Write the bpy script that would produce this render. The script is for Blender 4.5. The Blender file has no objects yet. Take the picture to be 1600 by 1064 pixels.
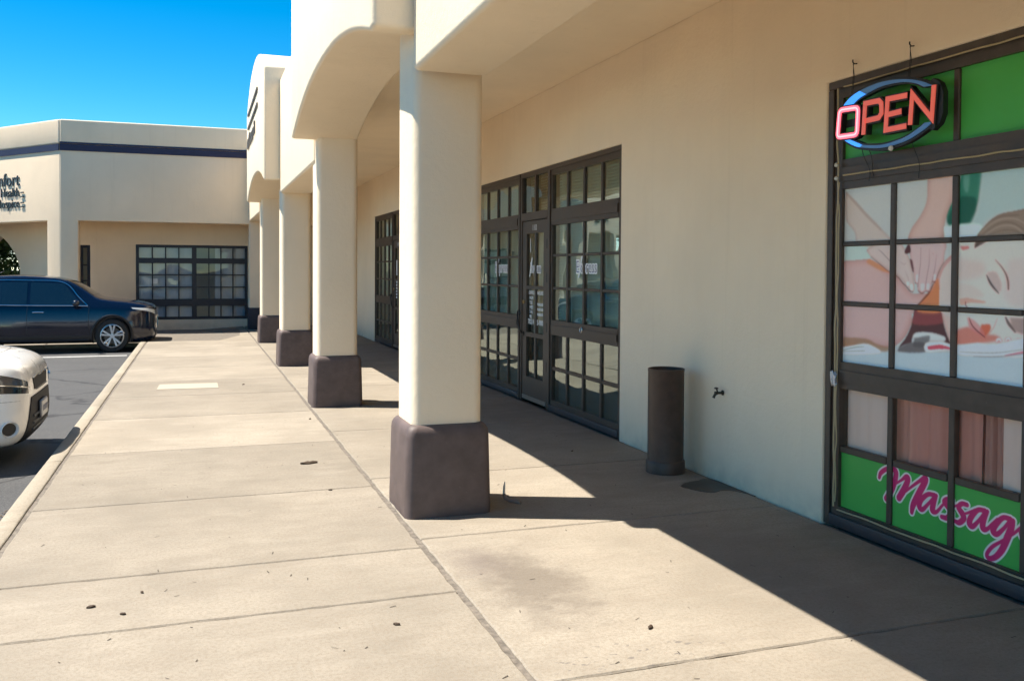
import bpy, bmesh, math, random
import numpy as np
from mathutils import Vector, Matrix
from mathutils.bvhtree import BVHTree

S = bpy.context.scene
C = S.collection
random.seed(7)

# ------------------------------------------------------------------ camera
cam_d = bpy.data.cameras.new('camera')
cam = bpy.data.objects.new('camera', cam_d)
C.objects.link(cam)
S.camera = cam
cam_d.sensor_fit = 'HORIZONTAL'
cam_d.sensor_width = 36.0
cam_d.lens = 36.0 * 1404.55 / 1600.0
cam_d.shift_y = -77.95 / 1600.0
cam_d.clip_start = 0.05
cam_d.clip_end = 2000.0
_r = Vector((0.94388086, -0.3302398, 0.00553165))
_u = Vector((0.00200409, 0.02247416, 0.99974542))
_w = Vector((0.33028004, 0.94362948, -0.02187476))
cam.matrix_world = Matrix(((_r.x, _u.x, -_w.x, 0.0), (_r.y, _u.y, -_w.y, 0.0), (_r.z, _u.z, -_w.z, 1.55), (0, 0, 0, 1)))

# ------------------------------------------------------------------ sky, sun, exposure
SUN_TRAVEL = Vector((1.0, -0.40, -2.05)).normalized()
SUN_EL = math.asin(-SUN_TRAVEL.z)
SUN_ROT = math.atan2(-SUN_TRAVEL.x, -SUN_TRAVEL.y)
world = bpy.data.worlds.new('World')
S.world = world
world.use_nodes = True
wn = world.node_tree
wn.nodes.clear()
wo = wn.nodes.new('ShaderNodeOutputWorld')
wb = wn.nodes.new('ShaderNodeBackground')
sky = wn.nodes.new('ShaderNodeTexSky')
sky.sky_type = 'NISHITA'
sky.sun_disc = False
sky.sun_elevation = SUN_EL
sky.sun_rotation = SUN_ROT
sky.altitude = 6000.0
sky.air_density = 1.0
sky.dust_density = 0.0
sky.ozone_density = 1.8
wb.inputs['Strength'].default_value = 0.085
hs = wn.nodes.new('ShaderNodeHueSaturation')   # the phone's vivid blue
hs.inputs['Saturation'].default_value = 1.42
hs.inputs['Hue'].default_value = 0.506
wn.links.new(sky.outputs[0], hs.inputs['Color'])
wbal = wn.nodes.new('ShaderNodeMix')               # the camera's warm white balance
wbal.data_type = 'RGBA'
wbal.blend_type = 'MULTIPLY'
wbal.inputs[0].default_value = 1.0
wbal.inputs[7].default_value = (1.08, 0.84, 0.56, 1.0)
wn.links.new(hs.outputs[0], wbal.inputs[6])
wn.links.new(wbal.outputs[2], wb.inputs['Color'])
wn.links.new(wb.outputs[0], wo.inputs['Surface'])

sun_d = bpy.data.lights.new('sun', 'SUN')
sun_d.energy = 2.0
sun_d.angle = math.radians(0.5)
sun_d.color = (1.0, 0.93, 0.82)
sun = bpy.data.objects.new('sun', sun_d)
C.objects.link(sun)
sun.rotation_euler = SUN_TRAVEL.to_track_quat('-Z', 'Y').to_euler()
sun.location = (-20, 10, 40)

S.view_settings.view_transform = 'Standard'
S.view_settings.look = 'None'
S.view_settings.exposure = 2.47
S.view_settings.gamma = 1.0
S.view_settings.use_curve_mapping = False
S.render.engine = 'CYCLES'
S.cycles.use_denoising = True
S.cycles.max_bounces = 9
S.cycles.diffuse_bounces = 8
S.cycles.glossy_bounces = 3
S.cycles.transparent_max_bounces = 8
S.cycles.use_adaptive_sampling = True
S.cycles.adaptive_threshold = 0.02
S.cycles.sample_clamp_indirect = 6.0
S.cycles.caustics_reflective = False
S.cycles.caustics_refractive = False

# ------------------------------------------------------------------ materials
def lin(c):
    return tuple(((v / 255.0) / 12.92 if v / 255.0 <= 0.04045 else ((v / 255.0 + 0.055) / 1.055) ** 2.4) for v in c)

MATS = {}
def mat(name, color, rough=0.6, metal=0.0, spec=0.5, coat=0.0, emit=None, estr=0.0):
    if name in MATS:
        return MATS[name]
    m = bpy.data.materials.new(name)
    m.use_nodes = True
    b = m.node_tree.nodes['Principled BSDF']
    b.inputs['Base Color'].default_value = (*color, 1)
    b.inputs['Roughness'].default_value = rough
    b.inputs['Metallic'].default_value = metal
    b.inputs['Specular IOR Level'].default_value = spec
    b.inputs['Coat Weight'].default_value = coat
    b.inputs['Coat Roughness'].default_value = 0.04
    if emit:
        b.inputs['Emission Color'].default_value = (*emit, 1)
        b.inputs['Emission Strength'].default_value = estr
    MATS[name] = m
    return m

class NT:
    """small helper to wire node trees"""
    def __init__(s, m):
        s.t = m.node_tree
        s.b = s.t.nodes['Principled BSDF']
        s.out = s.t.nodes['Material Output']
    def n(s, typ, **kw):
        nd = s.t.nodes.new('ShaderNode' + typ)
        for k, v in kw.items():
            setattr(nd, k, v)
        return nd
    def l(s, a, b):
        s.t.links.new(a, b)
    def pos(s):
        return s.n('NewGeometry').outputs['Position']
    def mapped(s, vec, scale=(1, 1, 1), loc=(0, 0, 0), rot=(0, 0, 0)):
        mp = s.n('Mapping')
        mp.inputs['Scale'].default_value = scale
        mp.inputs['Location'].default_value = loc
        mp.inputs['Rotation'].default_value = rot
        s.l(vec, mp.inputs['Vector'])
        return mp.outputs[0]
    def noise(s, vec, scale, detail=3.0, rough=0.55, dist=0.0):
        nd = s.n('TexNoise')
        nd.inputs['Scale'].default_value = scale
        nd.inputs['Detail'].default_value = detail
        nd.inputs['Roughness'].default_value = rough
        nd.inputs['Distortion'].default_value = dist
        s.l(vec, nd.inputs['Vector'])
        return nd.outputs['Fac']
    def ramp(s, fac, a, b, ca=(0, 0, 0), cb=(1, 1, 1)):
        r = s.n('ValToRGB')
        r.color_ramp.elements[0].position = a
        r.color_ramp.elements[0].color = (*ca, 1)
        r.color_ramp.elements[1].position = b
        r.color_ramp.elements[1].color = (*cb, 1)
        s.l(fac, r.inputs[0])
        return r.outputs[0]
    def mix(s, fac, a, b, mode='MIX'):
        m = s.n('Mix', data_type='RGBA', blend_type=mode)
        for sock, v in ((m.inputs[0], fac), (m.inputs[6], a), (m.inputs[7], b)):
            if isinstance(v, (int, float)):
                sock.default_value = v
            elif isinstance(v, tuple):
                sock.default_value = (*v, 1) if len(v) == 3 else v
            else:
                s.l(v, sock)
        return m.outputs[2]
    def math(s, op, a, b=0.0, clamp=False):
        m = s.n('Math', operation=op, use_clamp=clamp)
        for sock, v in ((m.inputs[0], a), (m.inputs[1], b)):
            if isinstance(v, (int, float)):
                sock.default_value = v
            else:
                s.l(v, sock)
        return m.outputs[0]
    def bump(s, h, strength, dist):
        b = s.n('Bump')
        b.inputs['Strength'].default_value = strength
        b.inputs['Distance'].default_value = dist
        s.l(h, b.inputs['Height'])
        s.l(b.outputs[0], s.b.inputs['Normal'])

def stucco(name, color, grime=0.25):
    m = mat(name, color, 0.9, spec=0.2)
    t = NT(m)
    p = t.pos()
    big = t.noise(p, 0.55, 4, 0.6)
    mid = t.noise(t.mapped(p, (1, 1, 0.35)), 2.2, 5, 0.6)
    fine = t.noise(p, 140, 2, 0.6)
    col = t.mix(t.ramp(big, 0.3, 0.72), tuple(c * 0.93 for c in color), tuple(min(1, c * 1.05) for c in color))
    col = t.mix(t.math('MULTIPLY', t.ramp(mid, 0.52, 0.8), 0.35), col, (color[0] * 0.88, color[1] * 0.87, color[2] * 0.85))
    # splash dirt just above the paving
    sep = t.n('SeparateXYZ')
    t.l(p, sep.inputs[0])
    low = t.math('SUBTRACT', 1.0, t.math('DIVIDE', sep.outputs[2], 0.22), clamp=True)
    low = t.math('MULTIPLY', low, t.ramp(t.noise(p, 6, 4, 0.6), 0.35, 0.7))
    col = t.mix(t.math('MULTIPLY', low, grime), col, (0.16, 0.13, 0.10))
    # faint run marks down the face
    run = t.noise(t.mapped(p, (7, 7, 0.25)), 1.6, 4, 0.65)
    col = t.mix(t.math('MULTIPLY', t.ramp(run, 0.58, 0.8), 0.16), col, (color[0] * 0.62, color[1] * 0.58, color[2] * 0.52))
    t.l(col, t.b.inputs['Base Color'])
    t.bump(t.math('ADD', t.math('MULTIPLY', fine, 0.6), t.noise(p, 26, 2, 0.5)), 0.38, 0.007)
    return m

def worn_paint(name, color, rough=0.55, var=0.25, wear=(0.3, 0.26, 0.22), wamt=0.3, scale=9.0):
    m = mat(name, color, rough, spec=0.4)
    t = NT(m)
    p = t.pos()
    n1 = t.noise(p, scale, 5, 0.6)
    n2 = t.noise(p, scale * 7, 4, 0.7)
    col = t.mix(t.ramp(n1, 0.3, 0.7), tuple(c * (1 - var) for c in color), tuple(c * (1 + var) for c in color))
    col = t.mix(t.math('MULTIPLY', t.ramp(n2, 0.66, 0.78), wamt), col, wear)
    t.l(col, t.b.inputs['Base Color'])
    t.l(t.math('ADD', t.math('MULTIPLY', n1, 0.3), rough - 0.15), t.b.inputs['Roughness'])
    t.bump(n2, 0.15, 0.003)
    return m

def concrete(name, color, object_tone=True):
    m = mat(name, color, 0.85, spec=0.25)
    t = NT(m)
    p = t.pos()
    big = t.noise(p, 0.9, 5, 0.62)
    mid = t.noise(t.mapped(p, (1.0, 2.6, 1)), 3.2, 6, 0.65, 0.4)
    fine = t.noise(p, 55, 3, 0.7)
    grit = t.noise(p, 240, 2, 0.7)
    broom = t.noise(t.mapped(p, (6, 160, 1)), 1.0, 1, 0.6)
    col = t.mix(t.ramp(big, 0.35, 0.65), tuple(c * 0.82 for c in color), tuple(c * 1.12 for c in color))
    col = t.mix(t.math('MULTIPLY', t.ramp(mid, 0.46, 0.72), 0.5), col, (color[0] * 0.74, color[1] * 0.71, color[2] * 0.69))
    col = t.mix(t.math('MULTIPLY', t.ramp(fine, 0.44, 0.66), 0.6), col, (color[0] * 0.72, color[1] * 0.68, color[2] * 0.62))
    col = t.mix(t.math('MULTIPLY', t.ramp(grit, 0.56, 0.70), 0.75), col, (color[0] * 0.5, color[1] * 0.46, color[2] * 0.42))
    # trodden gum and drip spots
    vor = t.n('TexVoronoi', feature='F1')
    vor.inputs['Scale'].default_value = 3.2
    t.l(p, vor.inputs['Vector'])
    spot = t.ramp(vor.outputs['Distance'], 0.035, 0.055, (1, 1, 1), (0, 0, 0))
    spot = t.math('MULTIPLY', spot, t.ramp(t.noise(p, 1.1, 1), 0.52, 0.58))
    col = t.mix(t.math('MULTIPLY', spot, 0.4), col, (0.12, 0.105, 0.09))
    # pale scuffed patches
    pat = t.noise(t.mapped(p, (0.8, 2.2, 1), loc=(9, 3, 0)), 2.1, 4, 0.7)
    col = t.mix(t.math('MULTIPLY', t.ramp(pat, 0.55, 0.72), 0.35), col, (color[0] * 1.22, color[1] * 1.23, color[2] * 1.24))
    # spilled, trodden-in stain with its own outline on the slab past the pillar
    def blot(cx, cy, sx, sy, ang, thr, soft, seed):
        v = t.mapped(t.mapped(p, loc=(-cx, -cy, 0)), (1 / sx, 1 / sy, 0), rot=(0, 0, ang))
        ln = t.n('VectorMath', operation='LENGTH')
        t.l(v, ln.inputs[0])
        wob = t.noise(t.mapped(p, loc=(seed, seed * 2.3, 0)), 5.0, 5, 0.65)
        d = t.math('ADD', ln.outputs['Value'], t.math('MULTIPLY', t.math('SUBTRACT', wob, 0.5), 1.6))
        return t.ramp(t.math('SUBTRACT', thr, d), 0.0, soft)
    b1 = blot(1.58, 4.15, 0.30, 0.62, 0.25, 1.0, 0.6, 3.1)
    b2 = blot(1.40, 4.55, 0.22, 0.35, 0.0, 1.0, 0.9, 7.7)
    col = t.mix(t.math('MULTIPLY', b1, 0.62), col, (0.12, 0.098, 0.078))
    col = t.mix(t.math('MULTIPLY', b2, 0.5), col, (0.13, 0.105, 0.095))
    # worn coating: paler skin flaked off near the front joint
    fl = t.ramp(t.noise(t.mapped(p, (1, 1.7, 1), loc=(4.2, 1.7, 0)), 14, 4, 0.6), 0.60, 0.63)
    fz = blot(1.66, 3.24, 0.55, 0.16, 0.05, 1.0, 0.5, 1.3)
    col = t.mix(t.math('MULTIPLY', t.math('MULTIPLY', fl, fz), 0.95), col, (0.16, 0.14, 0.12))
    if object_tone:
        at = t.n('Attribute', attribute_type='OBJECT', attribute_name='tone')
        hs = t.n('HueSaturation')
        t.l(at.outputs['Fac'], hs.inputs['Value'])
        t.l(col, hs.inputs['Color'])
        col = hs.outputs[0]
    t.l(col, t.b.inputs['Base Color'])
    h = t.math('ADD', t.math('MULTIPLY', grit, 0.5), t.math('ADD', t.math('MULTIPLY', broom, 0.6), fine))
    t.bump(h, 0.4, 0.005)
    return m

def asphalt():
    m = mat('asphalt', (0.075, 0.077, 0.082), 0.85, spec=0.3)
    t = NT(m)
    p = t.pos()
    grit = t.noise(p, 90, 4, 0.75)
    big = t.noise(p, 0.6, 5, 0.6)
    crack = t.n('TexVoronoi', feature='DISTANCE_TO_EDGE')
    crack.inputs['Scale'].default_value = 0.45
    t.l(t.mapped(t.mapped(p), (1, 1, 1)), crack.inputs['Vector'])
    wob = t.n('Mix', data_type='VECTOR')
    nz = t.n('TexNoise'); nz.inputs['Scale'].default_value = 2.5
    t.l(p, nz.inputs['Vector'])
    wob.inputs[0].default_value = 0.25
    t.l(p, wob.inputs[4]); t.l(nz.outputs['Color'], wob.inputs[5])
    t.l(wob.outputs[1], crack.inputs['Vector'])
    col = t.mix(t.ramp(big, 0.3, 0.75), (0.045, 0.046, 0.049), (0.075, 0.075, 0.076))
    col = t.mix(t.ramp(grit, 0.45, 0.75), col, (0.13, 0.127, 0.123))
    col = t.mix(t.math('MULTIPLY', t.ramp(grit, 0.28, 0.4, (1, 1, 1), (0, 0, 0)), 0.7), col, (0.018, 0.018, 0.02))
    col = t.mix(t.math('MULTIPLY', t.ramp(crack.outputs['Distance'], 0.004, 0.012, (1, 1, 1), (0, 0, 0)), 0.8), col, (0.025, 0.025, 0.027))
    t.l(col, t.b.inputs['Base Color'])
    t.bump(grit, 0.6, 0.008)
    return m

def glass(name, tint=(0.86, 0.91, 0.88), ior=1.9, rough=0.01, coat=0.12):
    m = bpy.data.materials.new(name)
    m.use_nodes = True
    t = m.node_tree
    t.nodes.clear()
    out = t.nodes.new('ShaderNodeOutputMaterial')
    mx = t.nodes.new('ShaderNodeMixShader')
    tr = t.nodes.new('ShaderNodeBsdfTransparent')
    gl = t.nodes.new('ShaderNodeBsdfGlossy')
    fr = t.nodes.new('ShaderNodeFresnel')
    tc = t.nodes.new('ShaderNodeNewGeometry')
    nz = t.nodes.new('ShaderNodeTexNoise')
    bp = t.nodes.new('ShaderNodeBump')
    nz.inputs['Scale'].default_value = 1.7
    nz.inputs['Detail'].default_value = 1.0
    bp.inputs['Strength'].default_value = 0.085
    bp.inputs['Distance'].default_value = 0.085
    t.links.new(tc.outputs['Position'], nz.inputs['Vector'])
    t.links.new(nz.outputs['Fac'], bp.inputs['Height'])
    t.links.new(bp.outputs[0], gl.inputs['Normal'])
    fr.inputs['IOR'].default_value = ior
    ad = t.nodes.new('ShaderNodeMath'); ad.operation = 'ADD'; ad.use_clamp = True
    ad.inputs[1].default_value = coat
    t.links.new(fr.outputs[0], ad.inputs[0])
    bk = t.nodes.new('ShaderNodeMath'); bk.operation = 'SUBTRACT'; bk.inputs[0].default_value = 1.0
    mu = t.nodes.new('ShaderNodeMath'); mu.operation = 'MULTIPLY'      # one reflection per pane, at its outer face
    t.links.new(tc.outputs['Backfacing'], bk.inputs[1])
    t.links.new(ad.outputs[0], mu.inputs[0]); t.links.new(bk.outputs[0], mu.inputs[1])
    tr.inputs['Color'].default_value = (*tint, 1)
    gl.inputs['Color'].default_value = (0.84, 0.96, 0.92, 1)
    gl.inputs['Roughness'].default_value = rough
    t.links.new(mu.outputs[0], mx.inputs[0])
    t.links.new(tr.outputs[0], mx.inputs[1])
    t.links.new(gl.outputs[0], mx.inputs[2])
    t.links.new(mx.outputs[0], out.inputs[0])
    MATS[name] = m
    return m

def vcol_mat(name, rough=0.3, spec=0.5):
    m = mat(name, (0.5, 0.5, 0.5), rough, spec=spec)
    t = NT(m)
    a = t.n('Attribute', attribute_type='GEOMETRY', attribute_name='print')
    t.l(a.outputs['Color'], t.b.inputs['Base Color'])
    return m

WALL = stucco('cream_stucco', (0.86, 0.715, 0.525))
FARWALL = stucco('taupe_stucco', (0.79, 0.635, 0.46), 0.2)
TAUPE = worn_paint('taupe_base_paint', (0.110, 0.080, 0.073), 0.6, 0.2, (0.26, 0.22, 0.20), 0.5)
NAVYBASE = worn_paint('navy_base_paint', (0.018, 0.020, 0.034), 0.6, 0.2)
NAVY = worn_paint('navy_stripe_paint', (0.016, 0.020, 0.055), 0.6, 0.2, (0.1, 0.1, 0.12), 0.15)
BROWN = worn_paint('brown_frame_paint', (0.070, 0.050, 0.037), 0.45, 0.25, (0.20, 0.16, 0.13), 0.3)
NAVYFRAME = worn_paint('navy_frame_paint', (0.008, 0.009, 0.020), 0.4, 0.2, (0.05, 0.05, 0.06), 0.2)
CONC = concrete('walk_concrete', (0.285, 0.25, 0.202))
KERBC = concrete('kerb_concrete', (0.33, 0.29, 0.23))
JOINT = worn_paint('joint_filler', (0.15, 0.13, 0.108), 0.95, 0.4, (0.07, 0.06, 0.05), 0.6, 30)
ASPH = asphalt()
GLASS = glass('shop_glass')
CLEAR = glass('clear_glass', (0.96, 0.96, 0.95), 1.22, 0.01, 0.0)
FARGLASS = glass('far_glass', (0.85, 0.88, 0.92), 1.3, 0.01, 0.02)
PRINT = vcol_mat('printed_vinyl', 0.35, 0.25)
WHITEPRINT = mat('white_lettering', (0.88, 0.88, 0.88), 0.5)
NAVYPRINT = mat('navy_lettering', (0.03, 0.035, 0.12), 0.5)
BLACK = mat('black_plastic', (0.012, 0.012, 0.014), 0.45)
STEEL = mat('steel', (0.45, 0.44, 0.42), 0.35, 1.0)
IRON = mat('dark_iron', (0.02, 0.018, 0.017), 0.5, 0.3)
LINE = worn_paint('lot_paint', (0.72, 0.72, 0.70), 0.8, 0.1, (0.15, 0.15, 0.15), 0.9, 12)

# ------------------------------------------------------------------ mesh helpers
def empty(name, loc=(0, 0, 0), label=None, cat=None, group=None, parent=None):
    o = bpy.data.objects.new(name, None)
    C.objects.link(o)
    o.location = loc
    if parent:
        o.parent = parent
    tag(o, label, cat, group)
    return o

def tag(o, label=None, cat=None, group=None, kind=None):
    if label: o['label'] = label
    if cat: o['category'] = cat
    if group: o['group'] = group
    if kind: o['kind'] = kind
    return o

def finish(name, me, m, parent=None, smooth=35):
    if m is not None:
        me.materials.clear()
        me.materials.append(m)
    if smooth:
        me.polygons.foreach_set('use_smooth', [True] * len(me.polygons))
        me.set_sharp_from_angle(angle=math.radians(smooth))
    o = bpy.data.objects.new(name, me)
    C.objects.link(o)
    if parent:
        o.parent = parent
        # keep geometry given in world coordinates where the parent was placed
        o.matrix_parent_inverse = Matrix.Identity(4)
    return o

def obj(name, bm, m, parent=None, bevel=0.0, seg=2, smooth=35, local=None):
    """one mesh object; local: origin (world) to subtract"""
    if bevel:
        bmesh.ops.remove_doubles(bm, verts=bm.verts, dist=1e-5)
        es = [e for e in bm.edges if len(e.link_faces) == 2 and e.calc_face_angle(0) > math.radians(28)]
        bmesh.ops.bevel(bm, geom=es, offset=bevel, segments=seg, profile=0.5, affect='EDGES', clamp_overlap=True)
    if local is not None:
        bmesh.ops.translate(bm, vec=(-local[0], -local[1], -local[2]), verts=bm.verts)
    bmesh.ops.recalc_face_normals(bm, faces=bm.faces)
    me = bpy.data.meshes.new(name)
    bm.to_mesh(me)
    bm.free()
    return finish(name, me, m, parent, smooth)

def box(bm, x0, x1, y0, y1, z0, z1):
    v = [bm.verts.new(p) for p in ((x0, y0, z0), (x1, y0, z0), (x1, y1, z0), (x0, y1, z0), (x0, y0, z1), (x1, y0, z1), (x1, y1, z1), (x0, y1, z1))]
    for f in ((3, 2, 1, 0), (4, 5, 6, 7), (0, 1, 5, 4), (1, 2, 6, 5), (2, 3, 7, 6), (3, 0, 4, 7)):
        bm.faces.new([v[i] for i in f])
    return bm

def B(*a):
    bm = bmesh.new()
    for k in range(0, len(a), 6):
        box(bm, *a[k:k + 6])
    return bm

def prism(bm, pts, f0, f1):
    """closed polygon pts (2D) swept between two maps f0,f1 : (a,b)->xyz"""
    a = [bm.verts.new(f0(*p)) for p in pts]
    b = [bm.verts.new(f1(*p)) for p in pts]
    n = len(pts)
    bm.faces.new(a)
    bm.faces.new(b[::-1])
    for i in range(n):
        bm.faces.new((a[i], b[i], b[(i + 1) % n], a[(i + 1) % n]))
    return bm

def tube(bm, pts, r, seg=8, close=False, cap=True):
    pts = [Vector(p) for p in pts]
    rings = []
    n = len(pts)
    up = None
    for i, p in enumerate(pts):
        a = pts[i - 1] if (i > 0 or close) else p
        b = pts[(i + 1) % n] if (i < n - 1 or close) else p
        d = (b - a)
        if d.length < 1e-9: d = Vector((0, 0, 1))
        d.normalize()
        if up is None:
            up = Vector((0, 0, 1)) if abs(d.z) < 0.9 else Vector((1, 0, 0))
        s = d.cross(up)
        if s.length < 1e-6: s = d.cross(Vector((0, 1, 0)))
        s.normalize()
        u = s.cross(d).normalized()
        up = u
        rr = r[i] if isinstance(r, (list, tuple)) else r
        rings.append([bm.verts.new(p + s * (math.cos(2 * math.pi * k / seg) * rr) + u * (math.sin(2 * math.pi * k / seg) * rr)) for k in range(seg)])
    m = n if close else n - 1
    for i in range(m):
        A, Bq = rings[i], rings[(i + 1) % n]
        for k in range(seg):
            bm.faces.new((A[k], A[(k + 1) % seg], Bq[(k + 1) % seg], Bq[k]))
    if cap and not close:
        bm.faces.new(rings[0][::-1])
        bm.faces.new(rings[-1])
    return bm

def lathe(bm, prof, origin=(0, 0, 0), axis='Z', seg=32, closed=False, cap=True):
    o = Vector(origin)
    rings = []
    for r, h in prof:
        ring = []
        for k in range(seg):
            a = 2 * math.pi * k / seg
            c, s = math.cos(a) * r, math.sin(a) * r
            ring.append(bm.verts.new(o + (Vector((c, s, h)) if axis == 'Z' else Vector((c, h, s)) if axis == 'Y' else Vector((h, c, s)))))
        rings.append(ring)
    n = len(rings)
    for i in range(n if closed else n - 1):
        A, Bq = rings[i], rings[(i + 1) % n]
        for k in range(seg):
            bm.faces.new((A[k], A[(k + 1) % seg], Bq[(k + 1) % seg], Bq[k]))
    if not closed and cap:
        if prof[0][0] > 1e-6: bm.faces.new(rings[0][::-1])
        if prof[-1][0] > 1e-6: bm.faces.new(rings[-1])
    bmesh.ops.remove_doubles(bm, verts=bm.verts, dist=1e-6)
    return bm

def smooth_path(pts, n=8):
    """Catmull-Rom through pts (tuples of any length)"""
    P = [np.array(p, float) for p in pts]
    P = [2 * P[0] - P[1]] + P + [2 * P[-1] - P[-2]]
    out = []
    for i in range(1, len(P) - 2):
        for k in range(n):
            t = k / n
            out.append(0.5 * (2 * P[i] + (P[i + 1] - P[i - 1]) * t + (2 * P[i - 1] - 5 * P[i] + 4 * P[i + 1] - P[i + 2]) * t * t + (3 * P[i] - P[i - 1] - 3 * P[i + 1] + P[i + 2]) * t ** 3))
    out.append(P[-2])
    return [tuple(float(v) for v in q) for q in out]

def wall_holes(bm, f, a0, a1, b0, b1, holes, t, cuts_a=(), cuts_b=()):
    """plate with rectangular holes; f(a,b,d)->xyz, d from 0 (face) to t (back)"""
    A = sorted({a0, a1, *cuts_a, *[h[0] for h in holes], *[h[1] for h in holes]})
    A = [a for a in A if a0 <= a <= a1]
    Bv = sorted({b0, b1, *cuts_b, *[h[2] for h in holes], *[h[3] for h in holes]})
    Bv = [b for b in Bv if b0 <= b <= b1]
    na, nb = len(A) - 1, len(Bv) - 1
    solid = lambda i, j: 0 <= i < na and 0 <= j < nb and not any(h[0] - 1e-6 <= A[i] and A[i + 1] <= h[1] + 1e-6 and h[2] - 1e-6 <= Bv[j] and Bv[j + 1] <= h[3] + 1e-6 for h in holes)
    V = {}
    def v(i, j, d):
        k = (i, j, d)
        if k not in V: V[k] = bm.verts.new(f(A[i], Bv[j], d))
        return V[k]
    for i in range(na):
        for j in range(nb):
            if not solid(i, j): continue
            bm.faces.new((v(i, j, 0), v(i + 1, j, 0), v(i + 1, j + 1, 0), v(i, j + 1, 0)))
            bm.faces.new((v(i, j, t), v(i, j + 1, t), v(i + 1, j + 1, t), v(i + 1, j, t)))
            for (di, dj, p, q) in ((-1, 0, (i, j + 1), (i, j)), (1, 0, (i + 1, j), (i + 1, j + 1)), (0, -1, (i, j), (i + 1, j)), (0, 1, (i + 1, j + 1), (i, j + 1))):
                if not solid(i + di, j + dj):
                    bm.faces.new((v(*p, 0), v(*p, t), v(*q, t), v(*q, 0)))
    return bm

def text_mesh(name, body, size, m, parent, place, offset=0.0, align='CENTER', depth=0.0, xscale=1.0, shear=0.0, spacing=1.0):
    """flat or raised lettering; place(u,v,d)->xyz"""
    cu = bpy.data.curves.new(name, 'FONT')
    cu.body = body
    cu.size = size
    cu.align_x = align
    cu.offset = offset
    cu.extrude = depth
    cu.shear = shear
    cu.space_character = spacing
    cu.resolution_u = 3
    tmp = bpy.data.objects.new('tmp', cu)
    C.objects.link(tmp)
    dg = bpy.context.evaluated_depsgraph_get()
    me = bpy.data.meshes.new_from_object(tmp.evaluated_get(dg))
    bpy.data.objects.remove(tmp)
    bpy.data.curves.remove(cu)
    for vv in me.vertices:
        vv.co = place(vv.co.x * xscale, vv.co.y, vv.co.z)
    return finish(name, me, m, parent, 0)

# ================================================================== GROUND
def zlot(y):
    return -0.13 - 0.0075 * max(0.0, min(y, 26.0) - 9.0)

bm = bmesh.new()
ys = [-600, -60, -10, 0, 9, 12, 16, 20, 26, 60, 300, 900]
xs = [-900, -60, -12, -1.10]
gv = [[bm.verts.new((x, y, zlot(y))) for x in xs] for y in ys]
for j in range(len(ys) - 1):
    for i in range(len(xs) - 1):
        bm.faces.new((gv[j][i], gv[j][i + 1], gv[j + 1][i + 1], gv[j + 1][i]))
tag(obj('parking_lot', bm, ASPH, smooth=0), kind='structure')
bm = B(-1.12, 900, -600, 900, -0.60, -0.30)
tag(obj('ground', bm, ASPH, smooth=0), kind='structure')

walk = tag(empty('walkway'), kind='structure')
obj('joint_bed', B(-1.04, 3.70, -6.0, 24.6, -0.29, -0.012), JOINT, walk, smooth=0)

def slab(x0, x1, y0, y1, tone, z=lambda x, y: 0.0, gap=0.006, th=0.09, parent=walk, name='slab', m=CONC, jit=0.004, inset=0.007):
    x0 += gap; x1 -= gap; y0 += gap; y1 -= gap
    rr = random.Random(int((x0 * 31 + y0 * 17) * 1000))
    step = 0.07 if y0 < 9 else 0.25
    ring = []
    def seg(ax, ay, bx, by):
        n = max(1, int(math.hypot(bx - ax, by - ay) / step))
        for k in range(n):
            t = k / n
            ring.append((ax + (bx - ax) * t, ay + (by - ay) * t))
    seg(x0, y0, x1, y0); seg(x1, y0, x1, y1); seg(x1, y1, x0, y1); seg(x0, y1, x0, y0)
    cx, cy = (x0 + x1) / 2, (y0 + y1) / 2
    ring = [(x + rr.uniform(-jit, jit), y + rr.uniform(-jit, jit)) for x, y in ring]
    bm = bmesh.new()
    def lay(ins, dz):
        out = []
        for x, y in ring:
            nx = x - math.copysign(ins, x - cx) if abs(abs(x - cx) - (x1 - x0) / 2) < 0.02 else x
            ny = y - math.copysign(ins, y - cy) if abs(abs(y - cy) - (y1 - y0) / 2) < 0.02 else y
            out.append(bm.verts.new((nx - cx, ny - cy, z(x, y) + dz)))
        return out
    a, b, c = lay(0, -th), lay(0, -inset), lay(inset, 0)
    n = len(ring)
    for p, q in ((a, b), (b, c)):
        for i in range(n):
            bm.faces.new((p[i], p[(i + 1) % n], q[(i + 1) % n], q[i]))
    bm.faces.new(c)
    o = obj(name, bm, m, parent, smooth=40)
    o.location = (cx, cy, 0)
    o['tone'] = tone
    return o

def ramp_z(x, y):
    """the walk drops to a kerb ramp at its far left corner"""
    t = max(0.0, min(1.0, (y - 20.6) / 2.2))
    s = max(0.0, min(1.0, (1.2 - x) / 2.3))
    return -0.15 * t * s

LJ = [-4.0, -0.9, 0.9, 2.6, 4.16, 4.885, 6.395, 8.205, 10.04, 11.72, 13.26, 15.05, 16.85, 18.86, 20.6]
LT = [1, 1, 1, .99, 1.0, 0.95, 0.89, 1.12, 0.94, 0.90, 1.06, 1.0, 1.07, 1.02]
for a, b, tn in zip(LJ, LJ[1:], LT):
    slab(-1.01, 1.188, a, b, tn)
RJ = [-4.0, -0.6, 1.3, 3.12, 5.04, 6.62, 8.68, 10.35, 12.0, 13.6, 15.2, 16.9, 18.7, 20.6]
RT = [1, 1, 1, 1.04, 1.06, 1.0, 0.98, 1.02, 1, 1.03, .98, 1.02, 1.0]
for a, b, tn in zip(RJ, RJ[1:], RT):
    slab(1.209, 3.648, a, b, tn)
for a, b in ((20.6, 22.3), (22.3, 24.0), (24.0, 25.6)):
    slab(-1.01, 1.188, a, b, 1.0, ramp_z, th=0.06)
    slab(1.209, 3.655, a, b, 1.0)
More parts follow.
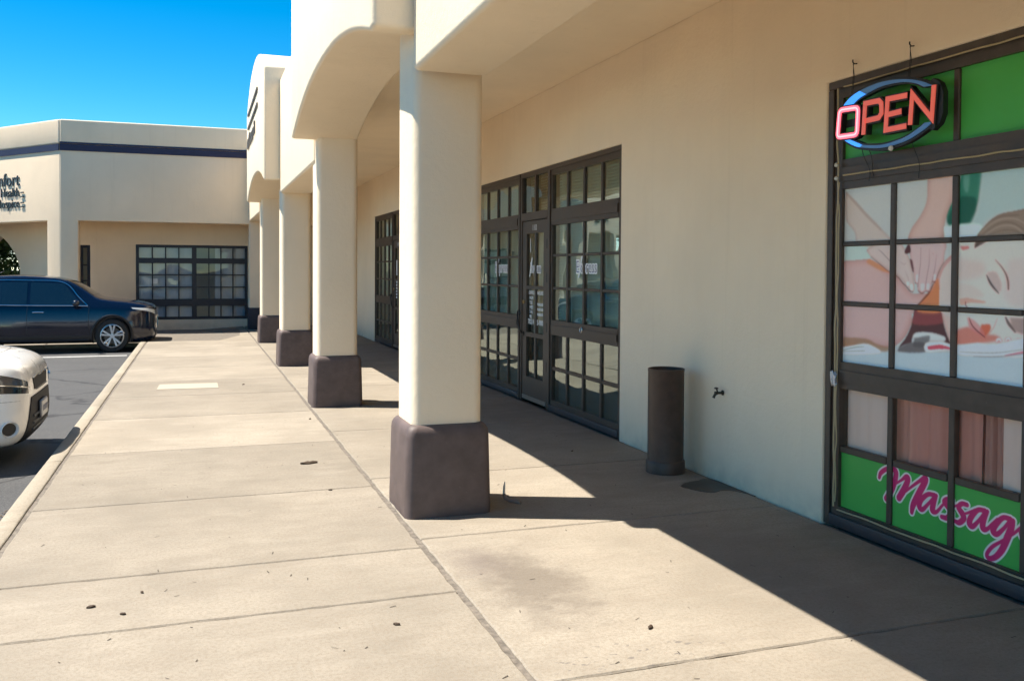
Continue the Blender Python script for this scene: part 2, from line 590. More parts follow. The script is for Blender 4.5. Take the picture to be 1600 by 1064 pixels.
for a, b in ((22.3, 24.0), (24.0, 25.6)):
    for x in (-3.2, -5.4, -7.6, -9.8):
        slab(x, x + 2.19, a, b, 0.97, lambda x, y: -0.15, th=0.05)

# kerb stones along the lot
kerb = tag(empty('kerb'), kind='structure')
ky = [-4.0, -1.0, 2.0, 5.05, 8.0, 11.1, 14.1, 17.2, 20.6]
def kerbstone(pts_prof, y0, y1, tone, zf=lambda y: 0.0):
    bm = bmesh.new()
    n = max(2, int((y1 - y0) / 0.12))
    rr = random.Random(int(y0 * 100))
    rows = []
    for k in range(n + 1):
        y = y0 + 0.005 + (y1 - y0 - 0.01) * k / n
        rows.append([bm.verts.new((x + rr.uniform(-.002, .002), y, (z if z < -0.2 else z + zf(y) + rr.uniform(-.0015, .0015)))) for x, z in pts_prof])
    for A_, B_ in zip(rows, rows[1:]):
        for i in range(len(pts_prof) - 1):
            bm.faces.new((A_[i], A_[i + 1], B_[i + 1], B_[i]))
    bm.faces.new(rows[0][::-1]); bm.faces.new(rows[-1])
    o = obj('kerb_stone', bm, KERBC, kerb, smooth=50)
    o['tone'] = tone
prof = [(-1.185, -0.31), (-1.170, -0.06), (-1.162, -0.022), (-1.148, -0.006), (-1.130, 0.0), (-1.045, 0.002), (-1.036, -0.004), (-1.033, -0.02), (-1.033, -0.31)]
for i, (a, b) in enumerate(zip(ky, ky[1:])):
    kerbstone(prof, a, b, [1, 1.02, .98, 1.0, 1.05, .97, 1.02, 1.0][i])
kerbstone(prof, 20.6, 22.25, 1.0, lambda y: -0.15 * max(0, min(1, (y - 20.6) / 2.2)))
# kerb turning left in front of the far shops
bm = bmesh.new()
for i, x in enumerate((-3.2, -5.4, -7.6, -9.8)):
    o = obj('kerb_stone', B(x + .005, x + 2.185, 22.15, 22.29, -0.34, -0.148), KERBC, kerb, bevel=0.02)
    o['tone'] = 1.0
bm.free()

# repair patch of paler mortar on the walk
rr = random.Random(3)
pts = [(-0.49, 12.37), (-0.1, 12.35), (0.255, 12.34), (0.265, 12.6), (0.258, 12.88), (-0.1, 12.89), (-0.485, 12.9), (-0.495, 12.6)]
bm = bmesh.new()
prism(bm, [(x + rr.uniform(-.01, .01), y + rr.uniform(-.01, .01)) for x, y in pts], lambda x, y: (x, y, 0.004), lambda x, y: (x, y, -0.004))
o = obj('repair_patch', bm, mat('pale_mortar', (0.36, 0.32, 0.25), 0.9), walk, smooth=0)

# painted stall lines on the asphalt
stall = tag(empty('stall_markings'), kind='structure')
for y in (6.55, 19.75):
    bm = bmesh.new()
    n = 16
    rows = [(x, y - 0.05 + random.uniform(-.004, .004), y + 0.05 + random.uniform(-.004, .004)) for x in np.linspace(-6.2, -1.35, n)]
    vs = [(bm.verts.new((x, a, zlot(a) + 0.004)), bm.verts.new((x, b, zlot(b) + 0.004))) for x, a, b in rows]
    for p, q in zip(vs, vs[1:]):
        bm.faces.new((p[0], q[0], q[1], p[1]))
    obj('stall_line', bm, LINE, stall, smooth=0)

# ================================================================== NEAR BUILDING
bld = empty('arcade_building', (3.66, 8.0, 0), 'cream stucco shopping arcade with square pillars, arched fascias and brown storefronts', 'building')
def P(o):
    """parent to the arcade keeping world coordinates"""
    o.parent = bld
    o.matrix_parent_inverse = Matrix.Translation((-3.66, -8.0, 0))
    return o

XW = 3.66
U = 1.843            # width of one glazed unit
DOOR = 0.93
fronts = {1: 4.61, 2: 9.30, 3: 19.60}
U1 = 1.914           # the near, wider unit
W1 = (fronts[1] - U1 - DOOR, fronts[1])
W2 = (fronts[2] - U, fronts[2] + DOOR + U)
W3 = (fronts[3] - 2 * U - DOOR, fronts[3])
ZT = 2.715
holes = [(W1[0], W1[1], 0.0, ZT), (W2[0], W2[1], 0.0, ZT), (W3[0], W3[1], 0.0, ZT)]
bm = bmesh.new()
wall_holes(bm, lambda y, z, d: (XW + d, y, z), -6.0, 25.8, -0.05, 4.35, [(h[0], h[1], -0.05, h[3]) for h in holes], 0.22)
P(obj('shop_wall', bm, WALL, None, bevel=0.012, seg=2))
P(obj('ceiling', B(1.60, 3.655, -6.0, 24.05, 3.55, 3.62), WALL, None, smooth=0))
P(obj('roof', B(1.735, 13.0, -6.0, 25.8, 4.36, 4.45), mat('roofing', (0.45, 0.43, 0.4), 0.9), None, smooth=0))
for x in (8.0,):
    P(obj('rear_wall', B(x, x + .15, -6.0, 25.8, -0.05, 4.35), mat('room_paint', (0.5, 0.47, 0.42), 0.8), None, smooth=0))
P(obj('room_floor', B(3.885, 7.99, -6.0, 25.8, -0.06, -0.01), mat('room_tile', (0.3, 0.27, 0.24), 0.5), None, smooth=0))
P(obj('room_ceiling', B(3.885, 7.99, -6.0, 25.8, 2.9, 2.95), mat('room_paint', (0.5, 0.47, 0.42)), None, smooth=0))

# fascias
def fascia(name, y0, y1, x0, zb, zt, label=None):
    """outline in (y,z) extruded from x0 to the back of the pillars"""
    pts = []
    pts += zb
    pts += zt
    bm = bmesh.new()
    prism(bm, pts, lambda a, b: (x0, a, b), lambda a, b: (1.73, a, b))
    o = obj(name, bm, WALL, None, bevel=0.035, seg=4, smooth=30)
    if label: o['label'] = label
    return P(o)
def flat(y0, y1, z, zt): return [(y0, z), (y1, z)], [(y1, zt), (y0, zt)]
def arch(y0, y1, z, rise, zt, trise):
    c, h = (y0 + y1) / 2, (y1 - y0) / 2
    hb = h - 0.12
    lo = [(y0, z)] + [(c + hb * t, z + rise * (1 - abs(t) ** 2.2)) for t in np.linspace(-1, 1, 33)] + [(y1, z)]
    hi = [(c + h * t, zt + trise * (1 - abs(t) ** 2.2)) for t in np.linspace(1, -1, 33)]
    return lo, hi
fascia('beam', -6.0, 5.44, 1.25, *flat(-6.0, 5.437, 2.77, 4.58))
fascia('arched_fascia', 5.44, 10.42, 1.0, *arch(5.44, 10.42, 3.02, 0.32, 4.80, 0.58), 'arched fascia nearest the camera, cut off by the frame')
fascia('beam', 10.42, 14.83, 1.25, *flat(10.423, 14.827, 2.77, 4.58))
fascia('arched_fascia', 14.83, 20.0, 1.0, *arch(14.83, 20.0, 2.98, 0.32, 4.78, 0.60), 'arched fascia with dark raised sign')
fascia('beam', 20.0, 24.08, 1.25, *flat(20.003, 24.08, 2.77, 4.58))

# pillars: shaft > base
def pillar(y, zt, label):
    s = B(1.27, 1.73, y + 0.04, y + 0.50, 0.40, zt)
    bmesh.ops.remove_doubles(s, verts=s.verts, dist=1e-5)
    es = [e for e in s.edges if abs(e.verts[0].co.z - e.verts[1].co.z) > 0.5]
    bmesh.ops.bevel(s, geom=es, offset=0.062, segments=6, profile=0.5, affect='EDGES')
    o = obj('pillar', s, WALL, None, smooth=35, local=(1.5, y + 0.27, 0))
    o.location = (1.5, y + 0.27, 0)
    P(o)
    o['label'] = label
    bm = bmesh.new()
    n = 10
    hz = [(-0.02, .280), (0.05, .282), (0.30, .276), (0.50, .272), (0.535, .268), (0.558, .258), (0.572, .245), (0.578, .232), (0.580, .20)]
    rings = []
    rr = random.Random(int(y * 10))
    for z, hw in hz:
        ring = []
        rad = 0.055
        for cx_, cy_, a0 in ((1, 1, 0), (-1, 1, 90), (-1, -1, 180), (1, -1, 270)):
            for k in range(n + 1):
                a = math.radians(a0 + 90 * k / n)
                jx = rr.uniform(-.0015, .0015)
                ring.append(bm.verts.new((cx_ * (hw - rad) + math.cos(a) * rad + jx, cy_ * (hw - rad) + math.sin(a) * rad + jx, z)))
        rings.append(ring)
    for A_, B_ in zip(rings, rings[1:]):
        m = len(A_)
        for i in range(m):
            bm.faces.new((A_[i], A_[(i + 1) % m], B_[(i + 1) % m], B_[i]))
    bm.faces.new(rings[-1])
    b = obj('base', bm, TAUPE, None, smooth=50)
    b.parent = o
    return o
pillar(5.46, 3.10, 'pillar nearest the camera')
pillar(10.22, 3.10, 'second pillar from the camera')
pillar(14.75, 2.85, 'third pillar from the camera')
pillar(19.61, 3.10, 'fourth pillar from the camera')

# dark raised sign on the far arched fascia
sg = empty('fascia_sign', (0.96, 18.2, 4.35), 'dark raised sign of bars and lettering on the far arched fascia', 'sign')
def rel(o, root):
    o.parent = root
    o.matrix_parent_inverse = Matrix.Translation(-Vector(root.location))
    return o
SIGNM = mat('weathered_bronze', (0.13, 0.12, 0.11), 0.5)
for z in (4.70, 4.43):
    rel(obj('raceway_bar', B(0.972, 0.998, 16.3, 19.3, z - .028, z + .028), SIGNM, None, bevel=0.01), sg)
rr = random.Random(5)
y = 17.05
while y < 19.35:
    w, h = rr.uniform(.12, .2), rr.uniform(.16, .26)
    bm = B(0.972, 0.998, y, y + .045, 4.02, 4.02 + h)
    if rr.random() < .8: box(bm, 0.974, 0.998, y + .0455, y + w, 4.02 + h - .045, 4.02 + h)
    if rr.random() < .7: box(bm, 0.974, 0.998, y + .0455, y + w, 4.02, 4.06)
    if rr.random() < .6: box(bm, 0.973, 0.998, y + w + .0005, y + w + .04, 4.02, 4.02 + h * .9)
    rel(obj('channel_letter', bm, SIGNM, None), sg)
    y += w + .09

# ---------------------------------------------------------------- storefront units
XF = 3.69      # face of the frames
XG = 3.712     # glass plane
ROWS = [(0.125, 0.455), (0.500, 0.850), (1.010, 1.345), (1.380, 1.705), (1.740, 2.055), (2.232, 2.605)]
BARH = [(0.455, 0.500), (1.345, 1.380), (1.705, 1.740)]
def unit_panes(yf, pw=0.373, bar=0.055, stile=0.093):
    """pane intervals, far to near"""
    out = []
    y = yf - stile
    for k in range(4):
        out.append((y - pw, y))
        y -= pw + bar
    return out
def tagpart(o, label):
    o['label'] = label
    return o

def window_unit(yf, name, label, split_transom=4, glassed=True, U=U, grid=()):
    root = empty(name, (XF, yf - U / 2, 0))
    P(root)
    root['label'] = label
    def R(o):
        o.parent = root
        o.matrix_parent_inverse = Matrix.Translation(-Vector((XF, yf - U / 2, 0)))
        return o
    yn = yf - U
    pn = unit_panes(yf, *grid)
    a, b = pn[-1][0], pn[0][1]
    f = B(XF, 3.80, b, yf, 0.0, ZT,   XF, 3.80, yn, a, 0.0, ZT)
    box(f, XF, 3.80, a, b, 2.605, ZT)
    box(f, XF, 3.80, a, b, 0.0, 0.125)
    R(obj('frame', f, BROWN, None))
    # proud outer casing, a step on the frame
    R(obj('casing', B(XF - .018, XF - .0005, yn + .002, yf - .002, ZT - .05, ZT - .002,  XF - .018, XF - .0005, yf - .05, yf - .002, 0.002, ZT - .051, XF - .018, XF - .0005, yn + .002, yn + .05, 0.002, ZT - .051), BROWN, None, bevel=.004, seg=1))
    for z0, z1 in ((0.850, 1.010), (2.055, 2.232)):
        o = R(obj('rail', B(XF - .006, 3.80, a, b, z0, z1, XF - .016, XF - .0065, a + .004, b - .004, z0 + .045, z1 - .05), BROWN, None))
    R(obj('sill', B(XF - .022, XF - .0005, yn + .055, yf - .055, 0.004, 0.075), mat('sill_paint', (0.04, 0.033, 0.036), .5), None, bevel=.006, seg=2))
    for z0, z1 in BARH:
        for k in range(4):
            R(obj('glazing_bar', B(XF + .008, 3.735, pn[k][0], pn[k][1], z0 + .003, z1 - .003), BROWN, None, bevel=.005, seg=1))
    for k in range(3):
        y0, y1 = pn[k + 1][1], pn[k][0]
        for z0, z1 in ((0.125, 0.850), (1.010, 2.055)) + (((2.232, 2.605),) if (split_transom == 4 or k == 1) else ()):
            R(obj('mullion', B(XF + .006, 3.74, y0 + .008, y1 - .008, z0, z1), BROWN, None, bevel=.005, seg=1))
    if glassed:
        for z0, z1 in ROWS:
            for y0, y1 in pn:
                R(obj('pane', B(XG, XG + .005, y0 - .012, y1 + .012, z0 - .004, z1 + .004), GLASS, None, smooth=0))
    return root, R, pn

def mini_blind(R, y0, y1, z0, z1, x=3.775, m=None, tilt=1.15):
    bm = bmesh.new()
    z = z0
    while z < z1:
        dx, dz = 0.016 * math.cos(tilt), 0.016 * math.sin(tilt)
        v = [bm.verts.new(p) for p in ((x - dx, y0, z - dz), (x + dx, y0, z + dz), (x + dx, y1, z + dz), (x - dx, y1, z - dz))]
        bm.faces.new(v)
        z += 0.032
    o = R(obj('blind', bm, m or mat('blind_slats', (0.50, 0.58, 0.50), .6), None, smooth=0))
    o['kind'] = 'stuff'
    return o
def drape(R, y0, y1, z0, z1, m, x=3.83, amp=.02, folds=9, name='curtain', seed=1):
    rr = random.Random(seed)
    bm = bmesh.new()
    n = 80
    ph = [rr.uniform(0, 6.28) for _ in range(4)]
    cols = []
    for i in range(n + 1):
        t = i / n
        xx = x + amp * (math.sin(t * folds * 6.28 + ph[0]) + .5 * math.sin(t * folds * 2.3 * 6.28 + ph[1]))
        cols.append((bm.verts.new((xx, y0 + (y1 - y0) * t, z0)), bm.verts.new((x + (xx - x) * .7, y0 + (y1 - y0) * t, z1))))
    for p, q in zip(cols, cols[1:]):
        bm.faces.new((p[0], q[0], q[1], p[1]))
    return R(obj(name, bm, m, None, smooth=60))

def shop_door(yf, label, number=True):
    """door between the glazed units: leaf with a two-by-three grid of lights, light above"""
    yn = yf - DOOR
    root = empty('shop_door', (XF, yf - DOOR / 2, 0))
    P(root)
    root['label'] = label
    def R(o):
        o.parent = root
        o.matrix_parent_inverse = Matrix.Translation(-Vector((XF, yf - DOOR / 2, 0)))
        return o
    R(obj('door_frame', B(XF - .004, 3.80, yf - .05, yf - .0005, 0, ZT, XF - .004, 3.80, yn + .0005, yn + .05, 0, ZT, XF - .004, 3.80, yn + .05, yf - .05, 2.66, ZT, XF - .006, 3.80, yn + .05, yf - .05, 2.145, 2.235), BROWN, None))
    a, b = yn + .058, yf - .058
    x0 = XF + .006
    cl, ch = a + .13, b - .13
    mid = (cl + ch) / 2
    st = B(x0, 3.76, a, cl, .02, 2.135, x0, 3.76, ch, b, .02, 2.135)
    for z0, z1 in ((.02, .30), (.775, .825), (1.335, 1.375), (1.99, 2.135)):
        box(st, x0, 3.76, cl, ch, z0, z1)
    R(obj('leaf', st, BROWN, None))
    for z0, z1 in ((.30, .775), (.825, 1.335), (1.375, 1.99)):
        R(obj('mullion', B(x0 + .004, 3.74, mid - .022, mid + .022, z0, z1), BROWN, None, bevel=.006, seg=1))
        for p, q in ((cl, mid - .022), (mid + .022, ch)):
            R(obj('pane', B(XG + .003, XG + .008, p - .004, q + .004, z0 - .004, z1 + .004), GLASS, None, smooth=0))
    R(obj('mullion', B(x0, 3.76, mid - .025, mid + .025, 2.235, 2.66), BROWN, None))
    for p, q in ((yn + .05, mid - .025), (mid + .025, yf - .05)):
        R(obj('pane', B(XG + .003, XG + .008, p, q, 2.235, 2.66), GLASS, None, smooth=0))
    R(obj('kick_plate', B(x0 - .010, x0 - .0005, a + .02, b - .02, .03, .075), STEEL, None))
    for z in (.42, 1.42, 1.80, .86):
        R(obj('hinge', B(x0 - .012, x0 - .0008, a - .012, a + .012, z, z + .11), IRON, None, bevel=.003, seg=1))
    # scrolled pull on the latch side
    hy = b - .045
    pts = [(x0 - .02, hy, .80), (x0 - .05, hy + .01, .86), (x0 - .055, hy + .05, .95), (x0 - .055, hy + .075, 1.02), (x0 - .055, hy + .06, 1.065), (x0 - .055, hy + .02, 1.075), (x0 - .055, hy - .005, 1.05), (x0 - .055, hy + .005, 1.025), (x0 - .055, hy + .03, 1.03)]
    bm = tube(bmesh.new(), smooth_path(pts, 5), .010, 8)
    lathe(bm, [(.001, 0), (.028, 0), (.028, .008), (.001, .008)], (x0 - .012, hy, .80), 'X', 12)
    R(obj('handle', bm, IRON, None))
    R(obj('lock', lathe(bmesh.new(), [(.001, 0), (.022, 0), (.02, .012), (.001, .014)], (x0 - .015, b - .06, 1.18), 'X', 14), mat('brass', (.6, .45, .2), .3, 1), None))
    if number:
        R(text_mesh('door_number', '110', .10, WHITEPRINT, None, lambda u, v, d: (x0 - .002, mid + .01 - u, 2.02 + v)))
    return root, R, (cl, ch, mid)

ROOM = mat('room_paint', (0.5, 0.47, 0.42))
# storefront by the camera: printed vinyl over the glass
w1, R1, P1 = window_unit(fronts[1], 'storefront_window', 'brown storefront window covered with green and massage photo prints', 2, False, U1, (0.386, 0.054, 0.115))
d1, Rd1, _ = shop_door(fronts[1] - U1, 'brown shop door beside the printed window', False)
# middle storefront
w2a, R2a, P2a = window_unit(fronts[2], 'storefront_window', 'brown storefront window right of the shop door')
d2, Rd2, D2 = shop_door(fronts[2] + DOOR, 'brown shop door with opening hours lettering')
w2b, R2b, P2b = window_unit(fronts[2] + DOOR + U, 'storefront_window', 'brown storefront window left of the shop door')
# farther storefront
w3a, R3a, P3a = window_unit(fronts[3], 'storefront_window', 'farthest brown storefront window')
d3, Rd3, D3 = shop_door(fronts[3] - U, 'farther brown shop door')
w3b, R3b, P3b = window_unit(fronts[3] - U - DOOR, 'storefront_window', 'brown storefront window hidden behind the near pillar')

CURT = mat('cream_curtain', (.62, .58, .50), .9)
mini_blind(R2a, fronts[2] - U + .06, fronts[2] - .06, 1.0, 2.62)
mini_blind(R2b, fronts[2] + DOOR + .06, fronts[2] + DOOR + U - .06, 0.98, 2.62)
mini_blind(R3a, fronts[3] - U + .06, fronts[3] - .06, 0.98, 2.62)
DARKBACK = mat('dark_backing_slats', (0.10, 0.10, 0.095), .6)  # added backing slats; the dark room is put into their colour
for R_, yf_ in ((R2a, fronts[2]), (R2b, fronts[2] + DOOR + U), (R3a, fronts[3]), (R3b, fronts[3] - U - DOOR)):
    mini_blind(R_, yf_ - U + .06, yf_ - .06, 0.10, 0.96, m=DARKBACK)
mini_blind(R3b, fronts[3] - 2 * U - DOOR + .06, fronts[3] - U - DOOR - .06, 0.98, 2.62)
for R_, D_ in ((Rd2, D2), (Rd3, D3)):
    mini_blind(R_, D_[0] - .03, D_[1] + .03, 0.20, .80, m=DARKBACK)
    mini_blind(R_, D_[0] - .03, D_[1] + .03, 2.16, 2.68, m=mat('russet_blind', (.22, .14, .10), .7))
mini_blind(Rd3, D3[0] - .03, D3[1] + .03, .80, 2.03, m=DARKBACK)
drape(Rd2, D2[0] - .02, D2[1] + .02, .80, 2.03, CURT, folds=5, seed=3, x=3.80)
# shop counter backs low behind the glass
ring = lathe(bmesh.new(), [(.026, -.006), (.034, 0), (.026, .006), (.018, 0)], (XF - .022, 8.36, .955), 'X', 18, True)
R2a(obj('pull_ring', ring, STEEL, None))

# lettering on the middle storefront
def plate(y, z, x=XG - .002):
    return lambda u, v, d: (x - d, y - u, z + v)
def express(R, y, z, s=.18, w=.92):
    R(text_mesh('lettering', 'Express', s, WHITEPRINT, None, plate(y, z, XG - .0015), .013, xscale=w))
    R(text_mesh('lettering', 'Express', s, NAVYPRINT, None, plate(y, z, XG - .0035), -.003, xscale=w))
    bm = bmesh.new()
    # long white stroke of the x
    yx = y + .155
    prism(bm, [(-.045, -.055), (-.02, -.055), (.07, .17), (.035, .17)], lambda u, v: (XG - .0055, yx - u, z + v), lambda u, v: (XG - .0045, yx - u, z + v))
    R(obj('lettering_stroke', bm, WHITEPRINT, None, smooth=0))
express(R2a, 8.33, 1.535)
express(Rd2, D2[2] + .01, 1.535, .15, .74)
express(R2b, 11.02, 1.535)
tl = lambda body, size, y, z, sp=1.0: Rd2(text_mesh('lettering', body, size, WHITEPRINT, None, plate(y, z, XG + .001), .0012, 'LEFT', spacing=sp))
yl, yr = D2[1] - .035, D2[2] - .045
tl('OFFICE', .058, yl - .005, 1.275); tl('HOURS', .058, yr, 1.275)
for i, (dname, hrs) in enumerate((('MON', ''), ('TUE', '9:00-5:00'), ('WED', '9:00-5:00'), ('THU', '9:00-5:00'), ('FRI', ''))):
    tl(dname, .055, yl - .03, 1.215 - i * .055)
    if hrs: tl(hrs, .048, yr, 1.205 - i * .058)
tl('702-9', .085, yl + .02, .925); tl('5-9803', .085, yr + .012, .925)
Rd2(obj('decal', B(XG - .0005, XG + .0005, D2[1] - .10, D2[1] - .085, 1.77, 1.93), WHITEPRINT, None, smooth=0))
for i in range(6):
    Rd3(obj('lettering', B(XG - .0005, XG + .0005, D3[1] - .12, D3[1] - .03, 1.0 + i * .06, 1.035 + i * .06), WHITEPRINT, None, smooth=0))
Rd3(obj('decal', B(XG - .0005, XG + .0005, D3[1] - .12, D3[1] - .05, 1.45, 1.75), WHITEPRINT, None, smooth=0))
Rd3(obj('door_number', B(XF + .0095, XF + .0115, D3[2] - .04, D3[2] + .04, 2.02, 2.10), WHITEPRINT, None, smooth=0))

